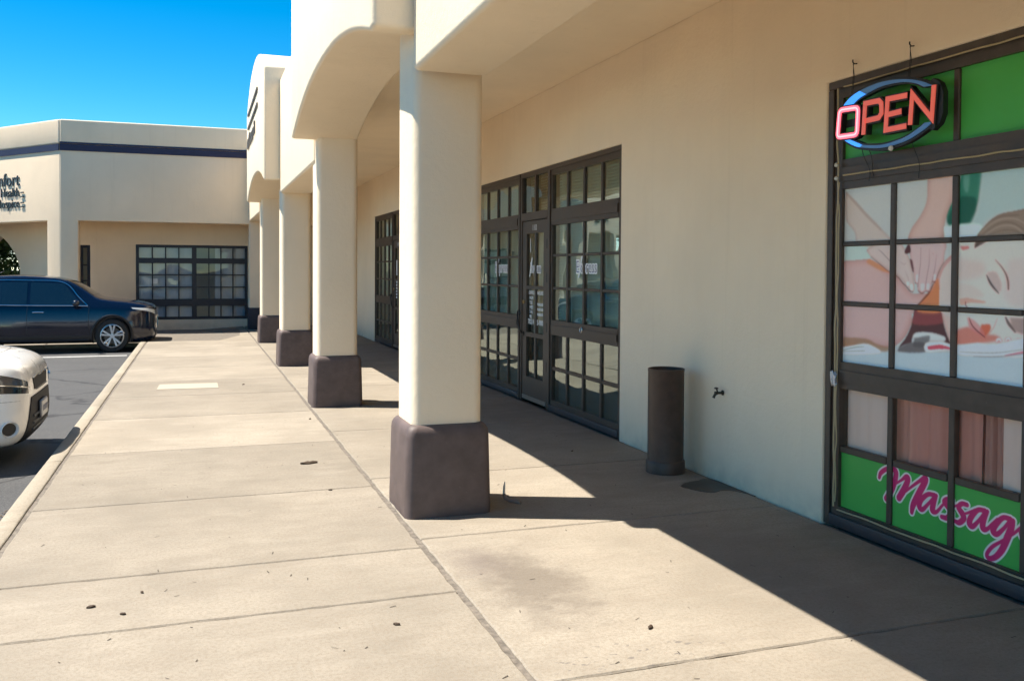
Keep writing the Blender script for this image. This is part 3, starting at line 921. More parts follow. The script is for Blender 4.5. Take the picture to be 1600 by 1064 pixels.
# ---------------------------------------------------------------- printed vinyl on the near window
# shapes of the printed picture: fill or line, display colour, softness mm, strength, rounding mm, outline (y, z[, half width])
POSTER = [
    ('f',(70,135,112),8,1,0,[(3.619,2.099),(3.492,2.097),(3.5,1.95),(3.516,1.884),(3.549,1.806),(3.613,1.8),(3.653,1.796),(3.694,1.801),(3.707,1.861),(3.674,1.923),(3.653,1.974),(3.625,2.03)]),
    ('f',(42,100,82),10,0.9,0,[(3.609,1.948),(3.516,1.923),(3.553,1.812),(3.687,1.806),(3.695,1.848),(3.645,1.915)]),
    ('f',(118,165,146),9,0.8,0,[(3.605,2.097),(3.566,2.093),(3.57,1.968),(3.599,1.987)]),
    ('f',(180,198,194),18,0.9,0,[(3.486,2.102),(3.22,2.109),(3.214,1.837),(3.302,1.853),(3.399,1.837),(3.466,1.802),(3.506,1.758),(3.545,1.805),(3.505,1.894)]),
    ('f',(206,221,213),7,1,0,[(3.732,1.797),(3.5,1.8),(3.513,1.736),(3.739,1.743)]),
    ('f',(206,189,177),9,0.9,14,[(4.489,2.042),(4.398,1.974),(4.311,1.902),(4.226,1.838),(4.152,1.777),(4.071,1.717),(4.07,1.666),(4.354,1.671),(4.405,1.793),(4.486,1.878)]),
    ('l',(180,156,143),7,0.5,0,[(4.478,2.028,0.0065),(4.388,1.954,0.0085),(4.291,1.874,0.0085),(4.188,1.798,0.0059)]),
    ('f',(213,184,172),5,1,26,[(3.843,2.093),(3.656,2.097),(3.652,1.962),(3.696,1.878),(3.724,1.79),(3.738,1.72),(3.961,1.714),(3.954,1.788),(3.89,1.859),(3.847,1.929),(3.841,2.008)]),
    ('f',(197,209,199),5,1,0,[(4.481,1.716),(4.299,1.702),(4.265,1.641),(4.364,1.622),(4.479,1.616)]),
    ('f',(215,180,172),4,1,30,[(4.515,1.621),(4.364,1.626),(4.272,1.629),(4.188,1.596),(4.131,1.565),(4.082,1.543),(4.034,1.525),(3.951,1.444),(3.871,1.442),(3.816,1.452),(3.743,1.569),(3.692,1.631),(3.61,1.638),(3.604,1.352),(3.914,1.338),(3.936,1.277),(3.992,1.191),(4.074,1.136),(4.16,1.123),(4.255,1.14),(4.354,1.139),(4.504,1.102)]),
    ('f',(172,132,100),9,0.8,0,[(4.491,1.16),(4.296,1.164),(4.202,1.138),(4.086,1.125),(4.165,1.1),(4.314,1.126),(4.49,1.098)]),
    ('f',(230,150,104),9,0.85,0,[(4.278,1.631),(4.182,1.592),(4.107,1.554),(4.169,1.558),(4.245,1.585),(4.304,1.613)]),
    ('f',(104,71,71),3,1,0,[(3.921,1.355),(3.738,1.363),(3.718,1.298),(3.702,1.251),(3.678,1.206),(3.656,1.181),(3.704,1.183),(3.72,1.209),(3.813,1.226),(3.91,1.223),(3.934,1.193),(3.942,1.166),(3.992,1.152),(4.034,1.134),(3.984,1.189),(3.943,1.261)]),
    ('f',(158,88,88),7,0.85,0,[(3.916,1.349),(3.738,1.357),(3.722,1.289),(3.925,1.271)]),
    ('f',(224,142,100),7,1,0,[(3.892,1.377),(3.848,1.424),(3.805,1.456),(3.779,1.499),(3.761,1.524),(3.75,1.495),(3.74,1.429),(3.733,1.346),(3.891,1.339)]),
    ('l',(136,76,58),4,0.8,0,[(3.903,1.369,0.0045),(3.848,1.417,0.0059),(3.816,1.448,0.0059),(3.79,1.494,0.0036)]),
    ('f',(217,192,180),3,1,16,[(3.737,1.369),(3.59,1.375),(3.586,1.181),(3.656,1.179),(3.681,1.211),(3.702,1.257),(3.718,1.298)]),
    ('f',(222,198,187),3,1,0,[(3.745,1.52),(3.717,1.578),(3.661,1.622),(3.58,1.641),(3.574,1.353),(3.733,1.346)]),
    ('f',(214,194,185),3,1,12,[(4.305,1.684),(4.203,1.723),(4.05,1.723),(3.99,1.673),(3.978,1.656),(3.96,1.621),(3.942,1.569),(3.929,1.518),(3.925,1.458),(3.945,1.448),(3.968,1.469),(3.986,1.482),(4.022,1.517),(4.082,1.552),(4.144,1.577),(4.201,1.609),(4.269,1.646)]),
    ('l',(120,60,55),2.5,0.85,0,[(4.265,1.643,0.0011),(4.194,1.602,0.002),(4.131,1.564,0.002),(4.082,1.546,0.0023),(4.043,1.523,0.0023),(4.01,1.494,0.0025),(3.983,1.476,0.0027),(3.956,1.452,0.0027),(3.933,1.447,0.0018)]),
    ('l',(126,82,78),2,0.75,0,[(4.206,1.684,0.0009),(4.177,1.668,0.0018),(4.133,1.634,0.002),(4.089,1.599,0.0016)]),
    ('l',(172,134,130),2,0.6,0,[(4.033,1.613,0.0009),(4.003,1.598,0.0014),(3.986,1.606,0.0009)]),
    ('l',(170,128,124),2.5,0.6,0,[(3.993,1.561,0.0009),(3.969,1.517,0.0016),(3.967,1.483,0.0014)]),
    ('f',(240,216,208),2,0.9,0,[(3.986,1.5),(3.963,1.504),(3.962,1.482),(3.979,1.479)]),
    ('f',(240,216,208),2,0.9,0,[(3.959,1.486),(3.937,1.491),(3.93,1.457),(3.95,1.454)]),
    ('f',(216,187,181),3,1,12,[(3.959,1.72),(3.725,1.722),(3.717,1.643),(3.722,1.602),(3.743,1.577),(3.768,1.519),(3.782,1.501),(3.801,1.492),(3.813,1.454),(3.846,1.449),(3.871,1.44),(3.897,1.454),(3.906,1.495),(3.92,1.496),(3.936,1.565),(3.947,1.608),(3.961,1.656)]),
    ('f',(104,56,57),2.5,1,0,[(3.976,1.71),(3.962,1.704),(3.955,1.666),(3.99,1.657),(4.0,1.671)]),
    ('f',(122,70,70),2.5,0.95,0,[(3.961,1.629),(3.941,1.617),(3.929,1.559),(3.939,1.56),(3.955,1.604)]),
    ('l',(142,88,88),2.2,0.75,0,[(3.881,1.688,0.0007),(3.882,1.608,0.0016),(3.89,1.544,0.0018),(3.898,1.475,0.0018)]),
    ('l',(142,88,88),2.2,0.75,0,[(3.82,1.683,0.0007),(3.821,1.599,0.0016),(3.836,1.527,0.0018),(3.845,1.464,0.0018)]),
    ('l',(142,88,88),2.2,0.75,0,[(3.77,1.648,0.0007),(3.78,1.578,0.0016),(3.795,1.519,0.0018),(3.802,1.494,0.0016)]),
    ('l',(118,60,56),2.5,0.75,0,[(3.718,1.608,0.0011),(3.742,1.577,0.002),(3.764,1.534,0.002),(3.782,1.498,0.002)]),
    ('l',(150,66,66),2.5,0.85,0,[(3.92,1.497,0.0018),(3.903,1.492,0.0018)]),
    ('l',(150,66,66),2.5,0.85,0,[(3.895,1.454,0.002),(3.871,1.44,0.0027),(3.848,1.449,0.002)]),
    ('l',(150,66,66),2.5,0.85,0,[(3.845,1.454,0.0018),(3.82,1.451,0.002)]),
    ('l',(150,66,66),2.5,0.85,0,[(3.796,1.506,0.0023),(3.778,1.501,0.0027)]),
    ('f',(238,208,203),2.2,0.9,0,[(3.915,1.538),(3.897,1.543),(3.899,1.5),(3.914,1.502)]),
    ('f',(238,208,203),2.2,0.9,0,[(3.881,1.492),(3.852,1.492),(3.855,1.458),(3.877,1.457)]),
    ('f',(238,208,203),2.2,0.9,0,[(3.839,1.493),(3.816,1.493),(3.818,1.463),(3.837,1.463)]),
    ('f',(238,208,203),2.2,0.9,0,[(3.791,1.543),(3.771,1.544),(3.773,1.514),(3.789,1.514)]),
    ('l',(178,140,136),3,0.5,0,[(3.798,1.657,0.0018),(3.793,1.651,0.0023)]),
    ('f',(231,208,197),3,1,0,[(3.64,1.729),(3.512,1.725),(3.433,1.73),(3.134,1.727),(3.124,1.233),(3.24,1.228),(3.629,1.184)]),
    ('f',(224,186,176),26,0.55,0,[(3.638,1.629),(3.474,1.605),(3.473,1.54),(3.636,1.516)]),
    ('f',(234,194,186),26,0.65,0,[(3.321,1.618),(3.132,1.616),(3.128,1.401),(3.342,1.421)]),
    ('f',(214,190,178),14,0.5,0,[(3.635,1.501),(3.534,1.488),(3.462,1.432),(3.634,1.427)]),
    ('f',(158,138,122),3,1,8,[(3.508,1.747),(3.452,1.799),(3.393,1.835),(3.31,1.849),(3.137,1.851),(3.134,1.703),(3.307,1.724),(3.433,1.716),(3.485,1.705),(3.524,1.677),(3.521,1.715)]),
    ('l',(186,166,148),2.5,0.6,0,[(3.49,1.754,0.0017),(3.392,1.81,0.0033),(3.293,1.814,0.0033),(3.228,1.785,0.0025)]),
    ('l',(124,104,91),2.5,0.6,0,[(3.477,1.746,0.0017),(3.392,1.792,0.0029),(3.309,1.796,0.0033),(3.228,1.754,0.0025)]),
    ('l',(188,168,150),2.5,0.6,0,[(3.459,1.745,0.0017),(3.375,1.781,0.0029),(3.292,1.777,0.0033),(3.227,1.73,0.0025)]),
    ('l',(126,106,92),2.5,0.6,0,[(3.442,1.738,0.0017),(3.366,1.76,0.0025),(3.292,1.757,0.0029),(3.243,1.731,0.0021)]),
    ('l',(120,100,88),2.5,0.6,0,[(3.426,1.812,0.0017),(3.359,1.83,0.0025),(3.269,1.83,0.0029)]),
    ('f',(104,84,74),3,0.9,0,[(3.524,1.677),(3.507,1.714),(3.437,1.721),(3.476,1.698)]),
    ('f',(216,130,124),3,0.9,0,[(3.616,1.688),(3.565,1.688),(3.563,1.676),(3.601,1.67)]),
    ('f',(194,173,165),7,0.75,0,[(3.444,1.556),(3.395,1.556),(3.362,1.505),(3.366,1.461),(3.402,1.475),(3.437,1.511)]),
    ('l',(118,86,76),1.8,0.9,0,[(3.398,1.617,0.0017),(3.362,1.583,0.0033),(3.336,1.548,0.0046),(3.323,1.513,0.0054),(3.32,1.474,0.0046)]),
    ('l',(66,47,43),1.6,0.95,0,[(3.449,1.542,0.0025),(3.433,1.515,0.0046),(3.411,1.487,0.0046),(3.375,1.453,0.0025)]),
    ('l',(150,128,120),2,0.5,0,[(3.444,1.519,0.0013),(3.418,1.483,0.0021),(3.385,1.454,0.0013)]),
    ('f',(234,164,144),4,0.8,0,[(3.615,1.418),(3.569,1.425),(3.514,1.419),(3.451,1.41),(3.47,1.401),(3.541,1.402),(3.605,1.387)]),
    ('l',(94,40,38),1.6,0.9,0,[(3.576,1.405,0.0021),(3.575,1.388,0.0029),(3.562,1.374,0.0021)]),
    ('f',(226,120,100),10,0.8,0,[(3.63,1.258),(3.557,1.278),(3.467,1.249),(3.38,1.246),(3.38,1.22),(3.629,1.181)]),
    ('f',(230,108,74),5,0.9,0,[(3.476,1.295),(3.424,1.298),(3.422,1.268),(3.453,1.239),(3.484,1.257)]),
    ('f',(224,140,136),5,0.7,0,[(3.565,1.327),(3.521,1.313),(3.476,1.279),(3.452,1.236),(3.502,1.247),(3.549,1.275)]),
    ('l',(98,44,47),1.6,0.9,0,[(3.552,1.326,0.0021),(3.534,1.29,0.0033),(3.502,1.263,0.0033),(3.452,1.232,0.0025)]),
    ('l',(190,120,110),2,0.6,0,[(3.38,1.331,0.0013),(3.402,1.284,0.0021),(3.432,1.246,0.0017)]),
    ('f',(150,119,109),8,0.65,0,[(3.311,1.338),(3.126,1.334),(3.125,1.267),(3.273,1.271)]),
    ('l',(102,77,70),3,0.85,0,[(3.332,1.337,0.005),(3.313,1.307,0.0083),(3.277,1.27,0.0038)]),
    ('f',(224,168,162),2.5,1,0,[(3.348,1.223),(3.354,1.211),(3.369,1.205),(3.385,1.209),(3.392,1.219),(3.386,1.231),(3.37,1.237),(3.355,1.233)]),
    ('l',(248,236,232),1.5,0.95,0,[(3.383,1.217,0.0021),(3.377,1.228,0.0029),(3.363,1.229,0.0029),(3.356,1.219,0.0021)]),
    ('f',(224,168,162),2.5,1,0,[(3.295,1.229),(3.301,1.218),(3.316,1.212),(3.331,1.216),(3.338,1.226),(3.332,1.238),(3.317,1.243),(3.302,1.24)]),
    ('l',(248,236,232),1.5,0.95,0,[(3.33,1.224,0.0021),(3.323,1.235,0.0029),(3.31,1.236,0.0029),(3.303,1.226,0.0021)]),
    ('f',(224,168,162),2.5,1,0,[(3.236,1.23),(3.241,1.218),(3.256,1.213),(3.271,1.216),(3.277,1.227),(3.271,1.238),(3.257,1.243),(3.242,1.24)]),
    ('l',(248,236,232),1.5,0.95,0,[(3.269,1.224,0.0021),(3.263,1.235,0.0029),(3.25,1.236,0.0029),(3.244,1.226,0.0021)]),
    ('f',(197,205,204),3,1,0,[(4.53,1.061),(4.042,1.106),(3.827,1.128),(3.607,1.142),(3.141,1.203),(3.136,0.95),(4.524,0.756)]),
    ('f',(128,120,118),7,1,0,[(4.035,1.134),(3.942,1.169),(3.84,1.172),(3.839,1.125),(4.025,1.109)]),
    ('f',(214,214,208),2.5,1,6,[(3.935,1.194),(3.91,1.225),(3.813,1.234),(3.72,1.222),(3.699,1.209),(3.712,1.193),(3.805,1.189),(3.848,1.196)]),
    ('f',(108,99,99),7,0.75,0,[(3.917,1.194),(3.809,1.215),(3.84,1.156),(3.923,1.149)]),
    ('f',(228,228,222),2.5,1,6,[(4.521,1.094),(4.362,1.125),(4.295,1.136),(4.229,1.123),(4.167,1.097),(4.238,1.078),(4.52,1.053)]),
    ('l',(88,86,84),1.8,0.85,0,[(4.51,1.077,0.0016),(4.381,1.107,0.0023),(4.309,1.116,0.0016)]),
    ('l',(88,86,84),1.8,0.85,0,[(4.51,1.071,0.0016),(4.304,1.092,0.002)]),
    ('f',(224,224,218),2.5,1,6,[(3.849,1.155),(3.828,1.178),(3.735,1.191),(3.659,1.181),(3.601,1.186),(3.488,1.204),(3.386,1.208),(3.142,1.258),(3.14,1.166),(3.352,1.143),(3.599,1.129),(3.659,1.147),(3.811,1.125),(3.842,1.133)]),
    ('f',(216,92,108),2.5,0.95,0,[(3.824,1.157),(3.742,1.173),(3.674,1.165),(3.657,1.153),(3.734,1.15),(3.812,1.14)]),
    ('l',(122,110,112),1.8,0.85,0,[(3.607,1.147,0.0013),(3.487,1.152,0.002),(3.352,1.166,0.002),(3.141,1.211,0.0013)]),
    ('l',(120,110,110),1.8,0.85,0,[(3.521,1.131,0.0013),(3.418,1.138,0.002),(3.32,1.152,0.002),(3.141,1.187,0.0013)]),
    ('l',(216,92,118),1.8,0.85,0,[(3.333,1.153,0.0016),(3.232,1.177,0.0046),(3.141,1.198,0.0046)]),
]
# pen strokes of the script word (y, z, half width mm)
SCRIPT = [
    [(4.171, 0.371, 12), (4.159, 0.4, 15), (4.116, 0.431, 15), (4.067, 0.443, 17), (4.04, 0.429, 19), (4.048, 0.376, 20), (4.077, 0.314, 22), (4.112, 0.263, 20)],
    [(4.047, 0.36, 8), (4.0, 0.393, 9), (3.962, 0.42, 16), (3.949, 0.407, 20), (3.973, 0.354, 22), (4.014, 0.291, 21)],
    [(4.014, 0.296, 8), (3.931, 0.367, 9), (3.858, 0.424, 12), (3.827, 0.444, 17), (3.825, 0.425, 21), (3.872, 0.343, 22), (3.908, 0.277, 20), (3.918, 0.234, 14)],
    [(3.758, 0.367, 14), (3.804, 0.36, 14), (3.851, 0.32, 18), (3.864, 0.282, 19), (3.842, 0.269, 15), (3.799, 0.311, 11), (3.758, 0.359, 10)],
    [(3.746, 0.367, 12), (3.765, 0.319, 19), (3.77, 0.282, 19), (3.742, 0.282, 12), (3.708, 0.321, 9), (3.674, 0.36, 9)],
    [(3.641, 0.369, 13), (3.671, 0.368, 13), (3.691, 0.347, 16), (3.658, 0.321, 19), (3.647, 0.294, 19), (3.673, 0.267, 16), (3.707, 0.264, 13)],
    [(3.545, 0.368, 13), (3.577, 0.366, 14), (3.599, 0.342, 16), (3.573, 0.314, 19), (3.565, 0.292, 18), (3.594, 0.264, 16), (3.623, 0.265, 11)],
    [(3.647, 0.324, 7), (3.621, 0.343, 7), (3.585, 0.364, 8)],
    [(3.573, 0.314, 7), (3.54, 0.328, 8), (3.491, 0.358, 8)],
    [(3.435, 0.366, 14), (3.477, 0.359, 14), (3.518, 0.313, 18), (3.528, 0.278, 19), (3.507, 0.268, 15), (3.469, 0.309, 11), (3.435, 0.358, 10)],
    [(3.42, 0.366, 12), (3.444, 0.312, 19), (3.444, 0.275, 18), (3.419, 0.279, 12), (3.386, 0.316, 9), (3.36, 0.343, 9)],
    [(3.286, 0.364, 14), (3.327, 0.359, 14), (3.369, 0.315, 18), (3.384, 0.28, 19), (3.362, 0.269, 15), (3.322, 0.308, 11), (3.287, 0.357, 10)],
    [(3.271, 0.358, 15), (3.28, 0.322, 20), (3.299, 0.273, 21), (3.33, 0.202, 19), (3.369, 0.153, 16), (3.406, 0.136, 14), (3.418, 0.154, 12), (3.387, 0.199, 11), (3.331, 0.244, 9), (3.267, 0.298, 9), (3.229, 0.336, 9)],
    [(3.229, 0.336, 9), (3.186, 0.348, 11), (3.168, 0.375, 14), (3.192, 0.374, 15), (3.22, 0.328, 18), (3.21, 0.292, 17), (3.172, 0.3, 10), (3.142, 0.333, 8)],
]

def blur(a, s):
    if s < 0.3: return a
    r = int(3 * s) + 1
    k = np.exp(-0.5 * (np.arange(-r, r + 1) / s) ** 2); k /= k.sum()
    for ax in (0, 1):
        pad = [(0, 0)] * a.ndim; pad[ax] = (r, r)
        b = np.pad(a, pad, mode='edge')
        a = sum(k[i] * np.take(b, range(i, i + a.shape[ax]), axis=ax) for i in range(2 * r + 1))
    return a
def inside(poly, Y, Z):
    r = np.zeros(Y.shape, bool)
    n = len(poly)
    for i in range(n):
        (x0, y0), (x1, y1) = poly[i], poly[(i + 1) % n]
        if y0 == y1: continue
        c = ((y0 > Z) != (y1 > Z)) & (Y < (x1 - x0) * (Z - y0) / (y1 - y0) + x0)
        r ^= c
    return r
STEP = 0.003
PY0, PY1 = 2.60, 4.62
def canvas(z0, z1):
    ny, nz = int((PY1 - PY0) / STEP) + 1, int((z1 - z0) / STEP) + 1
    return np.meshgrid(PY0 + np.arange(ny) * STEP, z0 + np.arange(nz) * STEP, indexing='ij')
# photo
PHZ0 = 0.98
Yg, Zg = canvas(PHZ0, 2.10)
img = np.zeros(Yg.shape + (3,))
base = np.array(lin((204, 205, 200))); base2 = np.array(lin((190, 188, 180)))
wv = blur(np.random.RandomState(2).rand(*Yg.shape), 40); wv = (wv - wv.min()) / (wv.max() - wv.min())
img[:] = base
img += (base2 - base) * wv[..., None]
def seg_dist(path, Y, Z):
    d = np.full(Y.shape, 9.0)
    for (y0, z0, w0), (y1, z1, w1) in zip(path, path[1:]):
        dy, dz = y1 - y0, z1 - z0
        t = np.clip(((Y - y0) * dy + (Z - z0) * dz) / (dy * dy + dz * dz + 1e-12), 0, 1)
        d = np.minimum(d, np.hypot(Y - y0 - t * dy, Z - z0 - t * dz) - (w0 + (w1 - w0) * t))
    return d
for kind, colr, bl, al, rnd, pts in POSTER:
    m0 = max(.05, 3 * bl / 1000 + .02)
    ya, yb = min(p[0] for p in pts) - m0, max(p[0] for p in pts) + m0
    za, zb = min(p[1] for p in pts) - m0, max(p[1] for p in pts) + m0
    i0, i1 = max(0, int((ya - PY0) / STEP)), min(img.shape[0], int((yb - PY0) / STEP) + 1)
    j0, j1 = max(0, int((za - PHZ0) / STEP)), min(img.shape[1], int((zb - PHZ0) / STEP) + 1)
    if i1 <= i0 or j1 <= j0: continue
    Yw, Zw, sub = Yg[i0:i1, j0:j1], Zg[i0:i1, j0:j1], img[i0:i1, j0:j1]
    c = np.array(lin(colr))
    if kind == 'f':
        hard = inside(smooth_path(pts + [pts[0]], 4)[:-1], Yw, Zw).astype(float)
        mk = blur(hard, bl * .5 / 1000 / STEP)
        cc = c[None, None, :]
        if rnd:                      # the printed form turns away towards its outline
            t = np.clip((blur(hard, rnd / 1000 / STEP) - .5) * 2.2, 0, 1)[..., None]
            cc = c * (np.array((.84, .70, .66)) + (1 - np.array((.84, .70, .66))) * t ** .7)
        sub += (cc - sub) * (mk * al)[..., None]
    else:
        d = seg_dist(smooth_path(pts, 5), Yw, Zw)
        mk = np.clip(.5 - d / max(STEP * .8, bl / 1000), 0, 1) * al
        sub += (c - sub) * mk[..., None]
img = np.clip(blur(img, 1.1) ** 1.22 * 1.5, 0, .92)
img *= (0.96 + 0.08 * blur(np.random.RandomState(5).rand(*Yg.shape), 1.0))[..., None]
# green sheets with the script word
def dist_stroke(path, Y, Z):
    d = np.full(Y.shape, 9.0)
    for (y0, z0, w0), (y1, z1, w1) in zip(path, path[1:]):
        dy, dz = y1 - y0, z1 - z0
        L2 = dy * dy + dz * dz + 1e-12
        t = np.clip(((Y - y0) * dy + (Z - z0) * dz) / L2, 0, 1)
        d = np.minimum(d, np.hypot(Y - y0 - t * dy, Z - z0 - t * dz) - (w0 + (w1 - w0) * t) * 0.00095)
    return d
def green_img(z0, z1, word):
    Y, Z = canvas(z0, z1)
    g = np.zeros(Y.shape + (3,)); g[:] = (0.075, 0.40, 0.075)
    wv = blur(np.random.RandomState(9).rand(*Y.shape), 30); wv = (wv - wv.mean()) * 3
    g *= (1 + np.clip(wv, -.12, .12))[..., None]
    if word:
        d = np.full(Y.shape, 9.0)
        for s in SCRIPT:
            d = np.minimum(d, dist_stroke(smooth_path(s, 6), Y, Z))
        def cover(off): return np.clip(0.5 - (d - off) / STEP, 0, 1)[..., None]
        g += (np.array(lin((240, 225, 212))) - g) * cover(.009)
        g += (np.array(lin((216, 52, 108))) - g) * cover(0.0)
    return g
def print_pane(R, y0, y1, z0, z1, im, zbase, name='printed_pane'):
    ys_ = np.arange(y0 - .012, y1 + .012 + STEP, STEP); zs_ = np.arange(z0 - .004, z1 + .004 + STEP, STEP)
    ny, nz = len(ys_), len(zs_)
    iy = np.clip(np.round((ys_ - PY0) / STEP).astype(int), 0, im.shape[0] - 1)
    iz = np.clip(np.round((zs_ - zbase) / STEP).astype(int), 0, im.shape[1] - 1)
    col = np.ones((ny, nz, 4)); col[..., :3] = im[np.ix_(iy, iz)]
    co = np.zeros((ny, nz, 3)); co[..., 0] = XG; co[..., 1] = ys_[:, None]; co[..., 2] = zs_[None, :]
    ii = np.arange(ny * nz).reshape(ny, nz)
    fc = np.stack([ii[:-1, :-1], ii[:-1, 1:], ii[1:, 1:], ii[1:, :-1]], -1).reshape(-1, 4)
    me = bpy.data.meshes.new(name)
    me.vertices.add(ny * nz); me.vertices.foreach_set('co', co.ravel())
    me.loops.add(fc.size); me.loops.foreach_set('vertex_index', fc.ravel())
    me.polygons.add(len(fc)); me.polygons.foreach_set('loop_start', np.arange(len(fc)) * 4)
    me.update(calc_edges=True)
    at = me.attributes.new('print', 'FLOAT_COLOR', 'POINT')
    at.data.foreach_set('color', col.astype(np.float32).ravel())
    return R(finish(name, me, PRINT, None, 0))
for z0, z1 in ROWS[2:5]:
    for y0, y1 in P1:
        print_pane(R1, y0, y1, z0, z1, img, PHZ0, 'photo_pane')
gw = green_img(0.10, 0.47, True)
for y0, y1 in P1:
    print_pane(R1, y0, y1, *ROWS[0], gw, 0.10, 'green_pane')
gt = green_img(2.22, 2.62, False)
print_pane(R1, P1[1][0], P1[0][1], *ROWS[5], gt, 2.22, 'green_pane')
print_pane(R1, P1[3][0], P1[2][1], *ROWS[5], gt, 2.22, 'green_pane')
# clear row with drapes behind
for y0, y1 in P1:
    R1(obj('pane', B(XG, XG + .005, y0 - .012, y1 + .012, ROWS[1][0] - .004, ROWS[1][1] + .004), CLEAR, None, smooth=0))
RED = mat('terracotta_drape', (.72, .30, .22), .9)
PALE = mat('pale_pink_drape', (.92, .64, .52), .9)
drape(R1, 4.13, 4.57, .42, .9, PALE, x=3.76, amp=.006, folds=2, seed=4)
drape(R1, 3.49, 4.14, .42, .9, RED, x=3.765, amp=.012, folds=4, seed=6)
drape(R1, 3.36, 3.51, .42, .9, mat('dark_terracotta', (.50, .23, .17), .9), x=3.77, amp=.014, folds=2, seed=7)
drape(R1, 2.74, 3.38, .42, .9, PALE, x=3.76, amp=.007, folds=3, seed=8)
R1(obj('window_shelf', B(3.79, 3.95, 2.74, 4.55, .46, .50), mat('white_shelf', (.7, .66, .6), .6), None))

# ---------------------------------------------------------------- open sign
XS = 3.59
osn = empty('open_sign', (XS, 4.05, 2.43), 'oval light-up OPEN sign hung over the green window panel', 'sign')
RO = lambda o: rel(o, osn)
SALMON = mat('faint_glow_letter_face', lin((226, 108, 92)), .35, emit=lin((230, 96, 80)), estr=0.07)  # letters that are switched off, brightened by a faint added glow
HOT = mat('lit_letter_face', (.9, .12, .16), .3, emit=(1.0, .10, .14), estr=0.45)
HOTC = mat('lit_letter_core', (1, .5, .5), .3, emit=(1.0, .30, .32), estr=0.40)
BLUEU = mat('faint_glow_blue_face', lin((84, 128, 178)), .35, emit=lin((70, 120, 180)), estr=0.02)  # arc part without light, given a slight glow of its own
BLUEL = mat('lit_blue_face', (.06, .30, .9), .3, emit=(.04, .26, 1.0), estr=0.22)
def ribbon(bm, path, w, x0, x1, close=False):
    """mitred flat bar along a (y,z) path"""
    n = len(path)
    P_ = [Vector(p) for p in path]
    L, Rr = [], []
    for i in range(n):
        a = P_[i - 1] if (i or close) else None
        b = P_[(i + 1) % n] if (i < n - 1 or close) else None
        d1 = (P_[i] - a).normalized() if a is not None else (b - P_[i]).normalized()
        d2 = (b - P_[i]).normalized() if b is not None else d1
        nn = (Vector((-d1.y, d1.x)) + Vector((-d2.y, d2.x)))
        nn.normalize()
        k = w / max(.45, nn.dot(Vector((-d1.y, d1.x))))
        L.append(P_[i] + nn * k); Rr.append(P_[i] - nn * k)
    vs = [[bm.verts.new((x, q.x, q.y)) for q in S_] for S_ in (L, Rr) for x in (x0, x1)]
    m = n if close else n - 1
    for i in range(m):
        j = (i + 1) % n
        for A_, B_ in ((0, 1), (1, 3), (3, 2), (2, 0)):
            bm.faces.new((vs[A_][i], vs[A_][j], vs[B_][j], vs[B_][i]))
    if not close:
        for i in (0, n - 1):
            bm.faces.new((vs[0][i], vs[1][i], vs[3][i], vs[2][i]))
    return bm
def rc(pts, r=.025, n=4):
    out = []
    m = len(pts)
    for i in range(m):
        p, a, b = Vector(pts[i]), Vector(pts[i - 1]), Vector(pts[(i + 1) % m])
        da, db = (a - p).normalized() * r, (b - p).normalized() * r
        for k in range(n + 1):
            t = k / n
            out.append(tuple(p + da * (1 - t) ** 2 + db * t ** 2))
    return out
LET = {
 'O': ([rc([(4.416, 2.352), (4.399, 2.509), (4.242, 2.499), (4.250, 2.345)])], True),
 'P': ([[(4.196, 2.336), (4.184, 2.511), (4.075, 2.508), (4.056, 2.49), (4.053, 2.435), (4.075, 2.413), (4.183, 2.412)]], False),
 'E': ([[(3.864, 2.500), (4.008, 2.505), (4.020, 2.337), (3.867, 2.337)], [(4.005, 2.419), (3.904, 2.421)]], False),
 'N': ([[(3.840, 2.338), (3.827, 2.500), (3.690, 2.350), (3.678, 2.519)]], False)}
for ch, (paths, cl) in LET.items():
    body = bmesh.new(); face = bmesh.new(); core = bmesh.new()
    for k, p in enumerate(paths):
        ribbon(body, p, .0235, XS - .0005 * k, XS + .035, cl)
        ribbon(face, p, .0145, XS - .006 - .0007 * k, XS - .0015, cl)
        if ch == 'O': ribbon(core, p, .004, XS - .0075, XS - .0065, cl)
    RO(obj('letter_body', body, BLACK, None))
    f = RO(obj('letter_face', face, HOT if ch == 'O' else SALMON, None, bevel=.0))
    if ch == 'O':
        f['label'] = 'lit red letter O'
        RO(obj('light_tube', core, HOTC, None))
    else:
        core.free()
UPO = [(4.385, 2.525), (4.316, 2.569), (4.22, 2.596), (4.067, 2.61), (3.907, 2.594), (3.783, 2.561), (3.693, 2.519)]
UPI = [(4.312, 2.516), (4.251, 2.55), (4.173, 2.569), (4.051, 2.587), (3.907, 2.579), (3.81, 2.553), (3.756, 2.525)]
LOO = [(4.369, 2.331), (4.294, 2.291), (4.213, 2.266), (4.045, 2.245), (3.873, 2.26), (3.751, 2.301), (3.689, 2.333)]
LOI = [(4.328, 2.329), (4.246, 2.295), (4.198, 2.278), (4.045, 2.261), (3.887, 2.279), (3.792, 2.312), (3.745, 2.335)]
